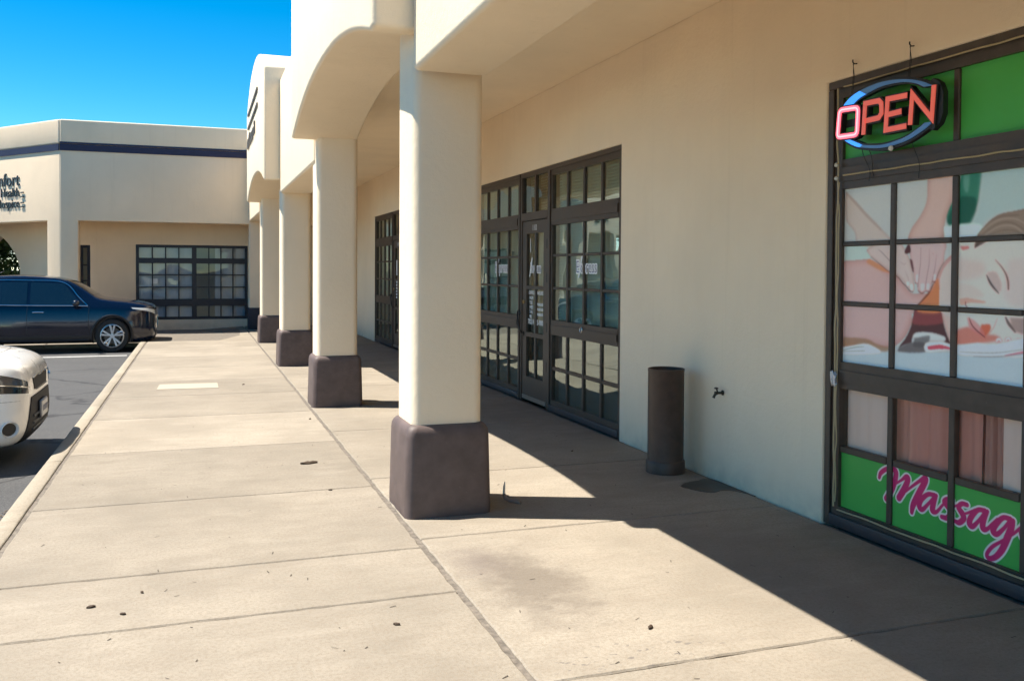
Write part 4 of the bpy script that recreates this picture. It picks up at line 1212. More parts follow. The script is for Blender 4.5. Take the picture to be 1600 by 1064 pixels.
for o_, i_, sgn in ((UPO, UPI, 1), (LOO, LOI, -1)):
    so, si = smooth_path(o_, 6), smooth_path(i_, 6)
    n = len(so)
    k = 11
    for a, b, m in ((0, k, BLUEL), (k, n - 1, BLUEU)):
        bm = bmesh.new()
        prism(bm, so[a:b + 1] + si[a:b + 1][::-1], lambda y, z: (XS + .002, y, z), lambda y, z: (XS + .008, y, z))
        RO(obj('arc_face', bm, m, None))
    cy, cz = 4.05, 2.43
    grow = lambda p, d: tuple(Vector(p) + (Vector(p) - Vector((cy, cz))).normalized() * d)
    bm = bmesh.new()
    prism(bm, [grow(p, .016) for p in so] + [grow(p, -.012) for p in si][::-1], lambda y, z: (XS + .0085, y, z), lambda y, z: (XS + .04, y, z))
    RO(obj('arc_body', bm, BLACK, None))
# right end cheek closing the oval, stays behind the letters
bm = bmesh.new()
prism(bm, [(3.70, 2.56), (3.655, 2.53), (3.632, 2.48), (3.632, 2.37), (3.655, 2.32), (3.70, 2.29), (3.74, 2.31), (3.70, 2.36), (3.69, 2.43), (3.70, 2.50), (3.74, 2.54)], lambda y, z: (XS + .012, y, z), lambda y, z: (XS + .045, y, z))
RO(obj('end_cheek', bm, BLACK, None))
RO(obj('back_bar', B(XS + .036, XS + .045, 3.66, 4.40, 2.405, 2.45), BLACK, None))
RO(obj('pull_knob', lathe(bmesh.new(), [(.001, -.012), (.012, -.01), (.016, 0), (.001, .004)], (XS, 3.98, 2.232), 'X', 14), mat('milky_plastic', (.6, .58, .5), .4), None))
for y in (4.338, 3.893):
    bm = tube(bmesh.new(), [(3.655, y, 2.775), (3.635, y, 2.772), (3.625, y, 2.782), (3.625, y, 2.795)], .004, 6)
    RO(obj('hook', bm, IRON, None))
    bm = tube(bmesh.new(), [(3.63, y, 2.772), (3.625, y - .006, 2.70), (3.622, y + .004, 2.60)], .0022, 5)
    tube(bm, [(3.63, y + .003, 2.772), (3.628, y - .012, 2.70), (3.624, y - .004, 2.60)], .0018, 5)
    RO(obj('chain', bm, IRON, None))
for y, z1, w in ((4.24, 2.08, .01), (4.20, 2.10, -.008), (3.86, 2.06, .006)):
    bm = tube(bmesh.new(), smooth_path([(XS + .02, y, 2.28), (3.64, y + w, 2.22), (3.665, y - w, 2.14), (3.668, y, z1)], 4), .0022, 5)
    RO(obj('lead', bm, IRON, None))

# rope light round the printed window
rope = empty('rope_light', (3.66, 4.5, 0.12), 'tan rope light tube running round the printed window frame', 'rope light')
ROPEM = mat('tan_rope_tube', (.40, .31, .17), .35)
def rj(pts, amp=.003, n=6, seed=0):
    rr = random.Random(seed)
    return smooth_path([tuple(c + rr.uniform(-amp, amp) for c in p) for p in pts], n)
xr = 3.664
bm = tube(bmesh.new(), rj([(xr, 4.505, z) for z in np.linspace(2.66, .13, 24)], .004, 4, 1), .0055, 6)
rel(obj('rope_tube', bm, ROPEM, None), rope)
bm = tube(bmesh.new(), rj([(xr + .002, 4.492, z) for z in np.linspace(2.10, .16, 22)], .005, 4, 2), .0045, 6)
rel(obj('rope_tube', bm, ROPEM, None), rope)
for z, s in ((2.665, 3), (2.135, 4)):
    bm = tube(bmesh.new(), rj([(xr + .003, y, z) for y in np.linspace(4.46, 2.80, 16)], .003, 4, s), .005, 6)
    rel(obj('rope_tube', bm, ROPEM, None), rope)
bm = tube(bmesh.new(), rj([(xr + .003, y, .115) for y in np.linspace(4.47, 2.80, 16)], .003, 4, 8), .005, 6)
rel(obj('rope_tube', bm, ROPEM, None), rope)
for z in (2.20, 2.12):
    bm = bmesh.new()
    bmesh.ops.create_icosphere(bm, subdivisions=2, radius=.014, matrix=Matrix.Translation((3.655, 4.505, z)))
    rel(obj('clip', bm, mat('milky_plastic', (.6, .58, .5), .4), None), rope)
rr = random.Random(12)
bm = bmesh.new()
for k in range(7):
    p = [(3.652 + rr.uniform(-.012, .006), 4.495 + rr.uniform(-.02, .02), .91 + rr.uniform(-.05, .045)) for _ in range(5)]
    tube(bm, smooth_path(p, 4), .005, 6)
rel(obj('tape_knot', bm, mat('silver_tape', (.5, .5, .52), .3, .6), None), rope)

# ---------------------------------------------------------------- ash bin, tap, wet patch
bm = bmesh.new()
lathe(bm, [(.001, .0), (.150, .0), (.150, .085), (.147, .092), (.1405, .098), (.139, .11), (.139, .78), (.141, .783), (.141, .80), (.136, .803), (.130, .80), (.128, .50), (.001, .50)], (0, 0, 0), 'Z', 48)
bin_ = obj('ash_bin', bm, worn_paint('bin_paint', (0.072, 0.045, 0.034), 0.45, 0.25, (0.14, 0.10, 0.08), 0.35), None)
bin_.location = (3.43, 6.17, 0.0005)
tag(bin_, 'tall dark brown cylindrical ash bin standing against the wall', 'bin')
tap = empty('wall_tap', (3.66, 5.73, .66), 'small dark brass hose tap sticking out of the wall', 'tap')
tap.scale = (.8, .8, .8)
TB = mat('aged_brass', (.06, .045, .03), .45, .6)
bm = lathe(bmesh.new(), [(.001, .0), (.024, -.001), (.024, -.008), (.012, -.012), (.012, -.060), (.016, -.062), (.016, -.085), (.001, -.087)], (3.66, 5.73, .66), 'X', 16)
tube(bm, [(3.598, 5.73, .658), (3.578, 5.735, .645), (3.566, 5.74, .615)], [.013, .012, .014], 10)
rel(obj('spout', bm, TB, None), tap)
bm = tube(bmesh.new(), [(3.605, 5.73, .665), (3.597, 5.745, .70)], .007, 8)
tube(bm, [(3.594, 5.715, .705), (3.596, 5.745, .703), (3.60, 5.775, .70)], [.007, .010, .007], 8)
rel(obj('tap_handle', bm, TB, None), tap)
wet = bmesh.new()
rr = random.Random(21)
pts = []
for k in range(40):
    a = 2 * math.pi * k / 40
    r = 1 + .16 * math.sin(3 * a + 1) + .10 * math.sin(5 * a) + rr.uniform(-.04, .04)
    pts.append((min(3.652, 3.50 + .165 * r * math.cos(a) + .05 * math.sin(a) * 0), 5.62 + .20 * r * math.sin(a)))
pts = smooth_path([(3.29, 5.70), (3.40, 5.79), (3.52, 5.82), (3.60, 5.86), (3.640, 5.80), (3.643, 5.60), (3.644, 5.30), (3.625, 5.36), (3.60, 5.44), (3.53, 5.50), (3.41, 5.47), (3.33, 5.58), (3.29, 5.70)], 5)[:-1]
pts = [(min(3.644, x + rr.uniform(-.006, .006)), y + rr.uniform(-.006, .006)) for x, y in pts]
prism(wet, pts, lambda x, y: (x, y, .0022), lambda x, y: (x, y, -.003))
o = obj('damp_patch', wet, worn_paint('damp_concrete', (.055, .038, .029), .4, .5, (.16, .13, .10), .35, 9), walk, smooth=0)

# ---------------------------------------------------------------- leaves and litter
LEAFM = mat('dry_leaf', (.045, .026, .013), .8)
def leaf(name, x, y, L, Wd, ang, curl, label, cat, group=None, m=LEAFM, z=.003):
    bm = bmesh.new()
    rr = random.Random(int(abs(x * 977 + y * 131) * 10))
    n = 22
    rim, mid = [], []
    for i in range(n):
        t = 2 * math.pi * i / n
        k = (1 - .35 * max(0, math.cos(t))) * rr.uniform(.86, 1.08)
        px, py = L * .5 * math.cos(t), Wd * .5 * math.sin(t) * k
        h = .003 + curl * (.5 + .5 * math.sin(2.3 * t + x * 7)) * .6
        rim.append((bm.verts.new((px, py, -.002)), bm.verts.new((px, py, h))))
        mid.append(bm.verts.new((px * .55, py * .5, .004 + curl * rr.uniform(.35, .8))))
    top = bm.verts.new((0, 0, .004 + curl * .5))
    for i in range(n):
        j = (i + 1) % n
        bm.faces.new((rim[i][0], rim[j][0], rim[j][1], rim[i][1]))
        bm.faces.new((rim[i][1], rim[j][1], mid[j], mid[i]))
        bm.faces.new((mid[i], mid[j], top))
    o = obj(name, bm, m, None, smooth=60)
    o.location = (x, y, z)
    o.rotation_euler = (0, 0, ang)
    return tag(o, label, cat, group)
leaf('curled_leaf', .84, 7.30, .14, .06, .15, .016, 'large curled brown leaf lying mid-walk', 'leaf')
bits = [(-.463, 4.486, .05, 'dark leaf scrap at the lower left, largest of three together'), (-.319, 4.349, .035, 'small leaf scrap at the lower left, nearest the camera of three'), (-.253, 4.614, .03, 'small pale-edged leaf scrap at the lower left, farthest of three'),
        (.82, 3.845, .04, 'leaf scrap near the bottom edge left of the long joint'), (.88, 6.36, .035, 'leaf scrap on the cross joint level with the nearest pillar'), (1.858, 3.461, .05, 'dark curled leaf scrap on the sunlit slab at the bottom'),
        (3.045, 7.106, .03, 'tiny leaf scrap in the shade before the middle storefront'), (1.10, 9.47, .045, 'leaf scrap on the long joint before the second pillar'), (.58, 12.58, .06, 'leaf scrap right of the pale repair patch')]
for k, (x, y, s, lb) in enumerate(bits):
    leaf('leaf_scrap', x, y, s * .8, s * .42, random.uniform(0, 6), s * .12, lb, 'leaf scrap', 'leaf scraps scattered on the walkway')
bm = bmesh.new()
rr = random.Random(31)
for k in range(190):
    x, y = rr.uniform(-1.0, 3.3), rr.uniform(2.2, 9.5)
    a, L = rr.uniform(0, 3.14), rr.uniform(.004, .016)
    dx, dy, w = math.cos(a) * L, math.sin(a) * L, rr.uniform(.0012, .003)
    v = [bm.verts.new((x + sx * dx - sy * dy / L * w * 1.0, y + sx * dy + sy * dx / L * w, .0012 + .0025 * (sx > 0))) for sx, sy in ((-1, -1), (1, -1), (1, 1), (-1, 1))]
    bm.faces.new(v)
o = obj('grit', bm, mat('grit_bits', (.07, .055, .04), .9), None, smooth=0)
tag(o, 'fine twigs and grit strewn over the paving', 'grit', kind='stuff')
bm = bmesh.new()
for k in range(240):
    y = rr.uniform(4.6, 7.0)
    x = -1.19 - abs(rr.gauss(0, .07)) - .02
    s = rr.uniform(.004, .012)
    z = zlot(y) + s * .4
    bmesh.ops.create_icosphere(bm, subdivisions=1, radius=s, matrix=Matrix.Translation((x, y, z)) @ Matrix.Rotation(rr.uniform(0, 6), 4, 'Z') @ Matrix.Diagonal((1, rr.uniform(.5, 1), rr.uniform(.4, .8), 1)))
o = obj('gutter_gravel', bm, mat('gutter_stone', (.17, .14, .11), .9), None, smooth=0)
tag(o, 'loose gravel and leaf litter along the kerb', 'gravel', kind='stuff')
tw = empty('twig', (1.95, 5.68, .003), 'pale bent twig beside the nearest pillar', 'twig')
bm = tube(bmesh.new(), smooth_path([(2.03, 5.60, .006), (1.99, 5.65, .012), (1.955, 5.69, .02), (1.945, 5.70, .05)], 5), [.012] * 16, 7)
rel(obj('bark', bm, mat('twig_bark', (.25, .20, .17), .9), None), tw)
rel(obj('broken_end', tube(bmesh.new(), [(1.945, 5.70, .05), (1.947, 5.70, .10), (1.950, 5.695, .135)], [.009, .008, .002], 7), mat('pale_wood', (.75, .68, .58), .8), None), tw)

# ================================================================== FAR CORNER BUILDING
far = empty('corner_building', (0, 24.1, 0), 'taupe stucco corner shop building with navy stripe under the parapet', 'building')
RF = lambda o: rel(o, far)
YF, YR, ZH, ZP = 24.1, 25.6, 2.71, 5.14
bm = bmesh.new()
wall_holes(bm, lambda x, z, d: (x, YF + d, z), -3.12, 3.6, -0.28, 4.548, [(-2.73, 1.26, -0.28, ZH), (1.70, 3.6, -0.28, ZH)], 0.42)
RF(obj('front_wall', bm, FARWALL, None, bevel=0.02, seg=3))
RF(obj('parapet', B(-3.12, 3.6, YF - .02, YF + .45, 4.55, ZP), FARWALL, None, bevel=0.035, seg=4))
RF(obj('stripe', B(-3.123, 3.6, YF - .030, YF - .0205, 4.555, 4.60, -3.123, 3.6, YF - .022, YF - .002, 4.39, 4.546), NAVY, None))
RF(obj('soffit', B(-3.0, 3.55, YF + .43, YR - .01, ZH + .06, ZH + .12), FARWALL, None, smooth=0))
bm = bmesh.new()
wall_holes(bm, lambda x, z, d: (x, YR + d, z), -3.6, 3.6, -0.3, ZH + .3, [(-1.53, 1.30, .20, 2.19), (-2.87, -2.62, .92, 2.155)], .25)
RF(obj('shop_wall', bm, FARWALL, None, bevel=.01))
RF(obj('flat_roof', B(-3.0, 13, YF + .46, 36, 4.3, 4.4), MATS['roofing'], None, smooth=0))
RF(obj('rear_wall', B(-3.5, 3.6, 28.5, 28.6, -.3, 4.2), ROOM, None, smooth=0))
RF(obj('pier_base', B(1.235, 1.725, YF - .03, YF + .46, -0.02, .56), NAVYBASE, None, bevel=.025, seg=3))
# big shop window, two leaves of panes
def far_window(x0, x1, z0, z1, cols, rows, label, post=None):
    root = empty('shop_window', ((x0 + x1) / 2, YR, z0))
    rel(root, far)
    root['label'] = label
    def R(o):
        o.parent = root
        o.matrix_parent_inverse = Matrix.Translation(-Vector(((x0 + x1) / 2, YR, z0)))
        return o
    fw = .075
    y0, y1 = YR + .02, YR + .11
    R(obj('frame', B(x0, x0 + fw, y0, y1, z0, z1, x1 - fw, x1, y0, y1, z0, z1, x0 + fw, x1 - fw, y0, y1, z1 - fw, z1, x0 + fw, x1 - fw, y0, y1, z0, z0 + fw), NAVYFRAME, None))
    spans = [(x0 + fw, x1 - fw)] if post is None else [(x0 + fw, post - .06), (post + .06, x1 - fw)]
    if post is not None:
        R(obj('post', B(post - .06, post + .06, y0 - .005, y1, z0 + fw, z1 - fw), NAVYFRAME, None))
    for a, b in spans:
        w = (b - a) / cols
        for i, (r0, r1) in enumerate(rows):
            if i:
                R(obj('rail', B(a, b, y0 + .004, y1, rows[i - 1][1], r0), NAVYFRAME, None))
            for k in range(cols):
                R(obj('pane', B(a + k * w, a + (k + 1) * w, YR + .06, YR + .066, r0, r1), FARGLASS, None, smooth=0))
                if k: R(obj('mullion', B(a + k * w - .016, a + k * w + .016, y0 + .008, y1, r0, r1), NAVYFRAME, None))
    return R
rows = [(.275, .56), (.75, 1.05), (1.08, 1.38), (1.41, 1.70), (1.84, 2.115)]
RW = far_window(-1.53, 1.30, .20, 2.19, 4, rows, 'navy framed shop window with pale vertical blinds', -.08)
far_window(-2.87, -2.62, .92, 2.155, 1, [(.995, 1.22), (1.25, 1.62), (1.65, 2.08)], 'narrow navy framed window left of the big shop window')
VB = mat('vertical_blind', (.75, .75, .70), .8)
bm = bmesh.new()
x = -1.46
while x < 1.24:
    if not (0.0 < x < .42):
        a = random.uniform(.25, .5)
        dx, dy = .042 * math.cos(a), .042 * math.sin(a)
        v = [bm.verts.new(p) for p in ((x - dx, YR + .13 - dy, .25), (x + dx, YR + .13 + dy, .25), (x + dx, YR + .13 + dy, 2.16), (x - dx, YR + .13 - dy, 2.16))]
        bm.faces.new(v)
    x += .078
o = RW(obj('blind', bm, VB, None, smooth=0)); o['kind'] = 'stuff'
RW(obj('notice', B(-1.16, -1.0, YR + .055, YR + .058, 1.16, 1.29), mat('paper', (.75, .75, .72), .8), None, smooth=0))

# angled front running away to the left, open arcade behind it
K = Vector((-3.12, 24.1)); E_ = Vector((-.634, .773)).normalized(); N_ = Vector((E_.y, -E_.x))   # N_ points in
def ch(s, z, d): 
    p = K + E_ * s + N_ * d
    return (p.x, p.y, z)
bm = bmesh.new()
wall_holes(bm, ch, .012, 12.0, -.45, 4.548, [(.55, 4.6, -.45, ZH), (5.2, 9.5, -.45, ZH)], .40)
RF(obj('angled_wall', bm, FARWALL, None, bevel=.02, seg=3))
bm = bmesh.new()
prism(bm, [(.012, 4.552), (12, 4.552), (12, ZP - .002), (.012, ZP - .002)], lambda s, z: ch(s, z, -.02), lambda s, z: ch(s, z, .45))
RF(obj('angled_parapet', bm, FARWALL, None, bevel=.035, seg=4))
bm = bmesh.new()
prism(bm, [(.02, 4.39), (12, 4.39), (12, 4.546), (.02, 4.546)], lambda s, z: ch(s, z, -.024), lambda s, z: ch(s, z, -.003))
RF(obj('stripe', bm, NAVY, None))
bm = bmesh.new()
prism(bm, [(.5, ZH + .1), (12, ZH + .1), (12, ZH + .16), (.5, ZH + .16)], lambda s, z: ch(s, z, .40), lambda s, z: ch(s, z, 6.0))
RF(obj('soffit', bm, FARWALL, None, smooth=0))
# inner wall with an arch at its end
bm = bmesh.new()
hb = [(-.45), ]
s0, s1, zs, zr = 4.50, 7.2, 1.55, .98
arc = [(s1 - (s1 - s0) * k / 20, zs + zr * math.sin(math.pi * k / 20) ** .7) for k in range(21)]
outline = [(2.2, -.45), (s0, -.45)] + arc[::-1] + [(s1, -.45), (12, -.45), (12, ZH + .095), (2.2, ZH + .095)]
prism(bm, outline, lambda s, z: ch(s, z, 1.60), lambda s, z: ch(s, z, 2.15))
RF(obj('arch_wall', bm, FARWALL, None, smooth=30))
bm = bmesh.new()
prism(bm, [(2.2, -.45), (2.6, -.45), (2.6, ZH + .09), (2.2, ZH + .09)], lambda s, z: ch(s, z, .41), lambda s, z: ch(s, z, 1.595))
# lettering on the angled front
SIGNB = mat('sign_black', (.012, .012, .014), .4)
fs = empty('shop_sign', ch(1.9, 3.6, -.05), 'black raised shop lettering on the angled taupe front', 'sign')
def chs(s_right, z):
    return lambda u, v, d: ch(s_right - u, z + v, -.012 - d)
bm.free()
for body, size, z in (('Comfort', .47, 3.62), ('Home Health', .32, 3.35), ('& Hospice', .32, 3.07)):
    rel(text_mesh('lettering', body, size, SIGNB, None, chs(1.70, z), 0.0, 'RIGHT', .010), fs)
for z in (3.42, 3.32, 3.17, 3.07):
    bm = bmesh.new()
    prism(bm, [(1.50, z), (1.64, z), (1.64, z + .03), (1.50, z + .03)], lambda s, q: ch(s, q, -.012), lambda s, q: ch(s, q, -.03))
    rel(obj('sign_bar', bm, SIGNB, None), fs)

# ================================================================== PLANTS
BARK = worn_paint('bark', (.11, .08, .06), .9, .3)
def leaf_mat(name, c1, c2):
    m = mat(name, c1, .55, spec=.4)
    t = NT(m)
    n = t.noise(t.pos(), 3.0, 3)
    oi = t.n('Attribute', attribute_type='GEOMETRY', attribute_name='shade')
    col = t.mix(t.ramp(n, .3, .7), c1, c2)
    col = t.mix(oi.outputs['Fac'], col, tuple(v * 1.6 for v in c2))
    t.l(col, t.b.inputs['Base Color'])
    t.b.inputs['Subsurface Weight'].default_value = 0
    return m
LEAF1 = leaf_mat('olive_leaf', (.045, .075, .022), (.09, .13, .045))
LEAF2 = leaf_mat('bright_leaf', (.06, .10, .02), (.12, .17, .05))
def tree(name, loc, h, crown_r, trunk_h, lab, m, seed, nleaf=5000, lsize=.10, group=None, squash=.8):
    rr = random.Random(seed)
    root = empty(name, loc, lab, 'tree' if trunk_h > .6 else 'shrub', group)
    bm = bmesh.new()
    tips = []
    tube(bm, [(0, 0, -.1), (.03, .02, trunk_h * .6), (.0, .05, trunk_h), (.05, 0, trunk_h + crown_r * .6)], [h * .028, h * .022, h * .018, h * .006], 9)
    for k in range(9):
        a = 2 * math.pi * k / 9 + rr.uniform(-.3, .3)
        r = crown_r * rr.uniform(.45, .85)
        zz = trunk_h + crown_r * squash * rr.uniform(.2, 1.5)
        tube(bm, [(0, .03, trunk_h * rr.uniform(.8, 1.05)), (math.cos(a) * r * .5, math.sin(a) * r * .5, (trunk_h + zz) / 2 + .1), (math.cos(a) * r, math.sin(a) * r, zz)], [h * .011, h * .007, h * .002], 6)
        tips.append((math.cos(a) * r, math.sin(a) * r, zz))
    tr = obj('trunk', bm, BARK, root)
    cl = [(*t_, crown_r * rr.uniform(.28, .45)) for t_ in tips]
    for k in range(16):
        a, e = rr.uniform(0, 6.28), rr.uniform(-.5, 1.4)
        r = crown_r * rr.uniform(.4, .95)
        cl.append((math.cos(a) * math.cos(e) * r, math.sin(a) * math.cos(e) * r, trunk_h + crown_r * squash * (.75 + math.sin(e)) , crown_r * rr.uniform(.2, .38)))
    V, F, sh = [], [], []
    for k in range(nleaf):
        cx, cy, cz, r = cl[rr.randrange(len(cl))]
        d = Vector((rr.gauss(0, 1), rr.gauss(0, 1), rr.gauss(0, 1))).normalized() * r * rr.random() ** .4
        p = Vector((cx, cy, cz)) + d * 1.0
        n = (d.normalized() + Vector((rr.gauss(0, .5), rr.gauss(0, .5), rr.gauss(.4, .5)))).normalized()
        u = n.orthogonal().normalized()
        u = (Matrix.Rotation(rr.uniform(0, 6.28), 3, n) @ u)
        v = n.cross(u)
        L = lsize * rr.uniform(.6, 1.3)
        i = len(V)
        V += [p - u * L * .5, p + v * L * .28 + n * .01, p + u * L * .5, p - v * L * .28 + n * .01]
        F.append((i, i + 1, i + 2, i + 3))
        s_ = rr.random() ** 3 * .6
        sh += [s_] * 4
    me = bpy.data.meshes.new('crown')
    me.from_pydata([tuple(v) for v in V], [], F)
    at = me.attributes.new('shade', 'FLOAT', 'POINT')
    at.data.foreach_set('value', sh)
    finish('crown', me, m, root, 0)
    return root
tree('shade_tree', (-6.9, 34.0, -.3), 3.6, 1.7, .7, 'sunlit green tree seen through the far left arch', LEAF2, 3, 7000, .16)
tree('lot_tree', (-19, 46, -.3), 8, 3.0, 2.6, 'broad green tree across the lot mirrored in the near panes', LEAF1, 5, 6000, .28)
tree('lot_tree', (-27, 30, -.3), 9, 3.4, 3.0, 'taller green tree across the lot beyond the left edge', LEAF1, 9, 6000, .30)

# ================================================================== CARS
def loft_body(st, n_sub=2, tumble=1.0):
    """st rows: x, z bottom, z belt, z top, w sill, w belt, w top"""
    bm = bmesh.new()
    rows = []
    for x, zb, zl, zt, ws, wb, wt in st:
        h = zl - zb
        half = [(0, zb), (ws * .70, zb), (ws * .95, zb + .04), (ws * 1.0, zb + .16 * min(1, h / .5)), (ws * 1.005, zb + h * .55), (wb, zl - .07 * min(1, h / .4)), (wb * .975, zl), (wt + (wb - wt) * .28, zl + (zt - zl) * .62), (wt, zt - .035), (wt * .80, zt - .004), (0, zt + .012)]
        ring = [bm.verts.new((x, y, z)) for y, z in half] + [bm.verts.new((x, -y, z)) for y, z in half[-2:0:-1]]
        rows.append(ring)
    for A_, B_ in zip(rows, rows[1:]):
        m = len(A_)
        for i in range(m):
            bm.faces.new((A_[i], A_[(i + 1) % m], B_[(i + 1) % m], B_[i]))
    bm.faces.new(rows[0][::-1]); bm.faces.new(rows[-1])
    bmesh.ops.recalc_face_normals(bm, faces=bm.faces)
    me = bpy.data.meshes.new('tmp'); bm.to_mesh(me); bm.free()
    return me
def evaluated(me, mods):
    o = bpy.data.objects.new('tmp', me); C.objects.link(o)
    extra = []
    for k in mods:
        if k[0] == 'SUB':
            md = o.modifiers.new('s', 'SUBSURF'); md.levels = k[1]; md.render_levels = k[1]
        else:
            c = bpy.data.objects.new('cut', k[1]); C.objects.link(c); extra.append(c)
            md = o.modifiers.new('b', 'BOOLEAN'); md.operation = 'DIFFERENCE'; md.object = c; md.solver = 'EXACT'
    dg = bpy.context.evaluated_depsgraph_get(); dg.update()
    out = bpy.data.meshes.new_from_object(o.evaluated_get(dg))
    for q in [o] + extra: bpy.data.objects.remove(q)
    return out
def cyl_mesh(cx, cz, r, y0, y1, seg=40):
    bm = lathe(bmesh.new(), [(r, y0), (r, y1)], (cx, 0, cz), 'Y', seg)
    bmesh.ops.recalc_face_normals(bm, faces=bm.faces)
    me = bpy.data.meshes.new('c'); bm.to_mesh(me); bm.free()
    return me
class Car:
    def __init__(s, root, st, wheels, wr, warch):
        me = evaluated(loft_body(st), [('SUB', 3)])
        s.bvh = BVHTree.FromPolygons([v.co.copy() for v in me.vertices], [tuple(p.vertices) for p in me.polygons])
        s.W = max(r[4] for r in st)
        mods = []
        for wx in wheels:
            for sg_ in (-1, 1):
                mods.append(('BOOL', cyl_mesh(wx, wr + .01, warch, sg_ * (s.W - .30), sg_ * (s.W + .3))))
        s.me = evaluated(me, mods)
        s.root = root
    def hit(s, p, d, off):
        d = Vector(d).normalized(); p = Vector(p)
        loc, nor, i, dist = s.bvh.ray_cast(p - d * 1.2, d, 4.0)
        if loc is None:
            loc, nor, i, dist = s.bvh.find_nearest(p)
        if nor.dot(d) > 0: nor = -nor
        s.n = nor
        return loc + nor * off
    def patch(s, name, c, d, m, off=.006, n=10, k=8, th=.006, mirror=True):
        """four-sided panel c (corner points) laid on the body along direction d"""
        objs = []
        for sg_ in ((1, -1) if mirror else (1,)):
            bm = bmesh.new()
            f = lambda q: Vector((q[0], q[1] * sg_, q[2]))
            dd = f(d)
            c0, c1, c2, c3 = [f(q) for q in c]
            g = [[bm.verts.new(s.hit((c0 * (1 - u) + c1 * u) * (1 - v) + (c3 * (1 - u) + c2 * u) * v, dd, off)) for u in np.linspace(0, 1, n + 1)] for v in np.linspace(0, 1, k + 1)]
            for a, b in zip(g, g[1:]):
                for i in range(n): bm.faces.new((a[i], a[i + 1], b[i + 1], b[i]))
            bmesh.ops.recalc_face_normals(bm, faces=bm.faces)
            bmesh.ops.solidify(bm, geom=bm.faces[:], thickness=th)
            objs.append(obj(name, bm, m, s.root, smooth=50))
        return objs
    def line(s, name, pts, d, m, r=.008, off=.002, mirror=True, n=6):
        for sg_ in ((1, -1) if mirror else (1,)):
            f = lambda q: Vector((q[0], q[1] * sg_, q[2]))
            path = [s.hit(f(q), f(d), off) for q in smooth_path(pts, n)]
            obj(name, tube(bmesh.new(), path, r, 6), m, s.root)
def wheel(root, x, y, r, w, side, rim_m, tyre_m, spokes=5):
    e = empty('wheel', (x, y, r), parent=root)
    bm = lathe(bmesh.new(), [(r * .70, -w / 2), (r * .93, -w / 2), (r, -w * .36), (r, w * .36), (r * .93, w / 2), (r * .70, w / 2), (r * .68, w * .3), (r * .68, -w * .3)], (0, 0, 0), 'Y', 48, True)
    obj('tyre', bm, tyre_m, e)
    o = side * w / 2
    bm = lathe(bmesh.new(), [(r * .705, o * .98), (r * .66, o * 1.02), (r * .63, o * .85), (r * .62, -o * .6), (r * .70, -o * .6)], (0, 0, 0), 'Y', 48, cap=False)
    lathe(bm, [(.001, o * 1.0), (r * .13, o * .98), (r * .14, o * .4), (.001, o * .4)], (0, 0, 0), 'Y', 20)
    for k in range(spokes):
        for dlt in (-.13, .13):
            a = 2 * math.pi * k / spokes + .3
            a0, a1 = a + dlt * .6, a + dlt * 1.5
            p0 = Vector((math.cos(a0) * r * .10, o * .92, math.sin(a0) * r * .10)); p1 = Vector((math.cos(a1) * r * .65, o * .98, math.sin(a1) * r * .65))
            tv = Vector((-math.sin(a), 0, math.cos(a)))
            vs = []
            for p, ww in ((p0, r * .035), (p1, r * .062)):
                for sx, sy in ((-1, 0), (1, 0), (1, -1), (-1, -1)):
                    vs.append(bm.verts.new(p + tv * ww * sx + Vector((0, side * .022 * sy, 0))))
            for f in ((0, 1, 5, 4), (1, 2, 6, 5), (2, 3, 7, 6), (3, 0, 4, 7)): bm.faces.new([vs[i] for i in f])
    obj('rim', bm, rim_m, e)
    obj('brake_disc', lathe(bmesh.new(), [(.001, o * .1), (r * .5, o * .1), (r * .5, o * .0), (.001, o * .0)], (0, 0, 0), 'Y', 24), mat('brake_iron', (.12, .11, .10), .5, .8), e)
    return e

TYRE = mat('tyre_rubber', (.018, .018, .018), .8)
RIM = mat('alloy_rim', (.55, .56, .58), .3, .9)
CHROME = mat('chrome', (.75, .76, .78), .12, 1.0)
DARKGLASS = mat('tinted_glass', (.006, .012, .018), .03, spec=.9, coat=.6)
LAMP = mat('lamp_lens', (.55, .56, .55), .12, spec=.8, coat=1.0)
def car_paint(name, c, metal, flake=.0, coatw=1.0, dusty=.25, gloss=.26):
    m = mat(name, c, .32, metal, .5, coatw)
    t = NT(m)
    n = t.noise(t.pos(), 900, 2)
    t.l(t.mix(t.ramp(n, .35, .75), tuple(v * .8 for v in c), tuple(v * (1.2 + flake) for v in c)), t.b.inputs['Base Color'])
    d = t.noise(t.pos(), 7, 5, .65)
    t.l(t.math('ADD', gloss, t.math('MULTIPLY', t.ramp(d, .35, .8), dusty)), t.b.inputs['Roughness'])
    return m
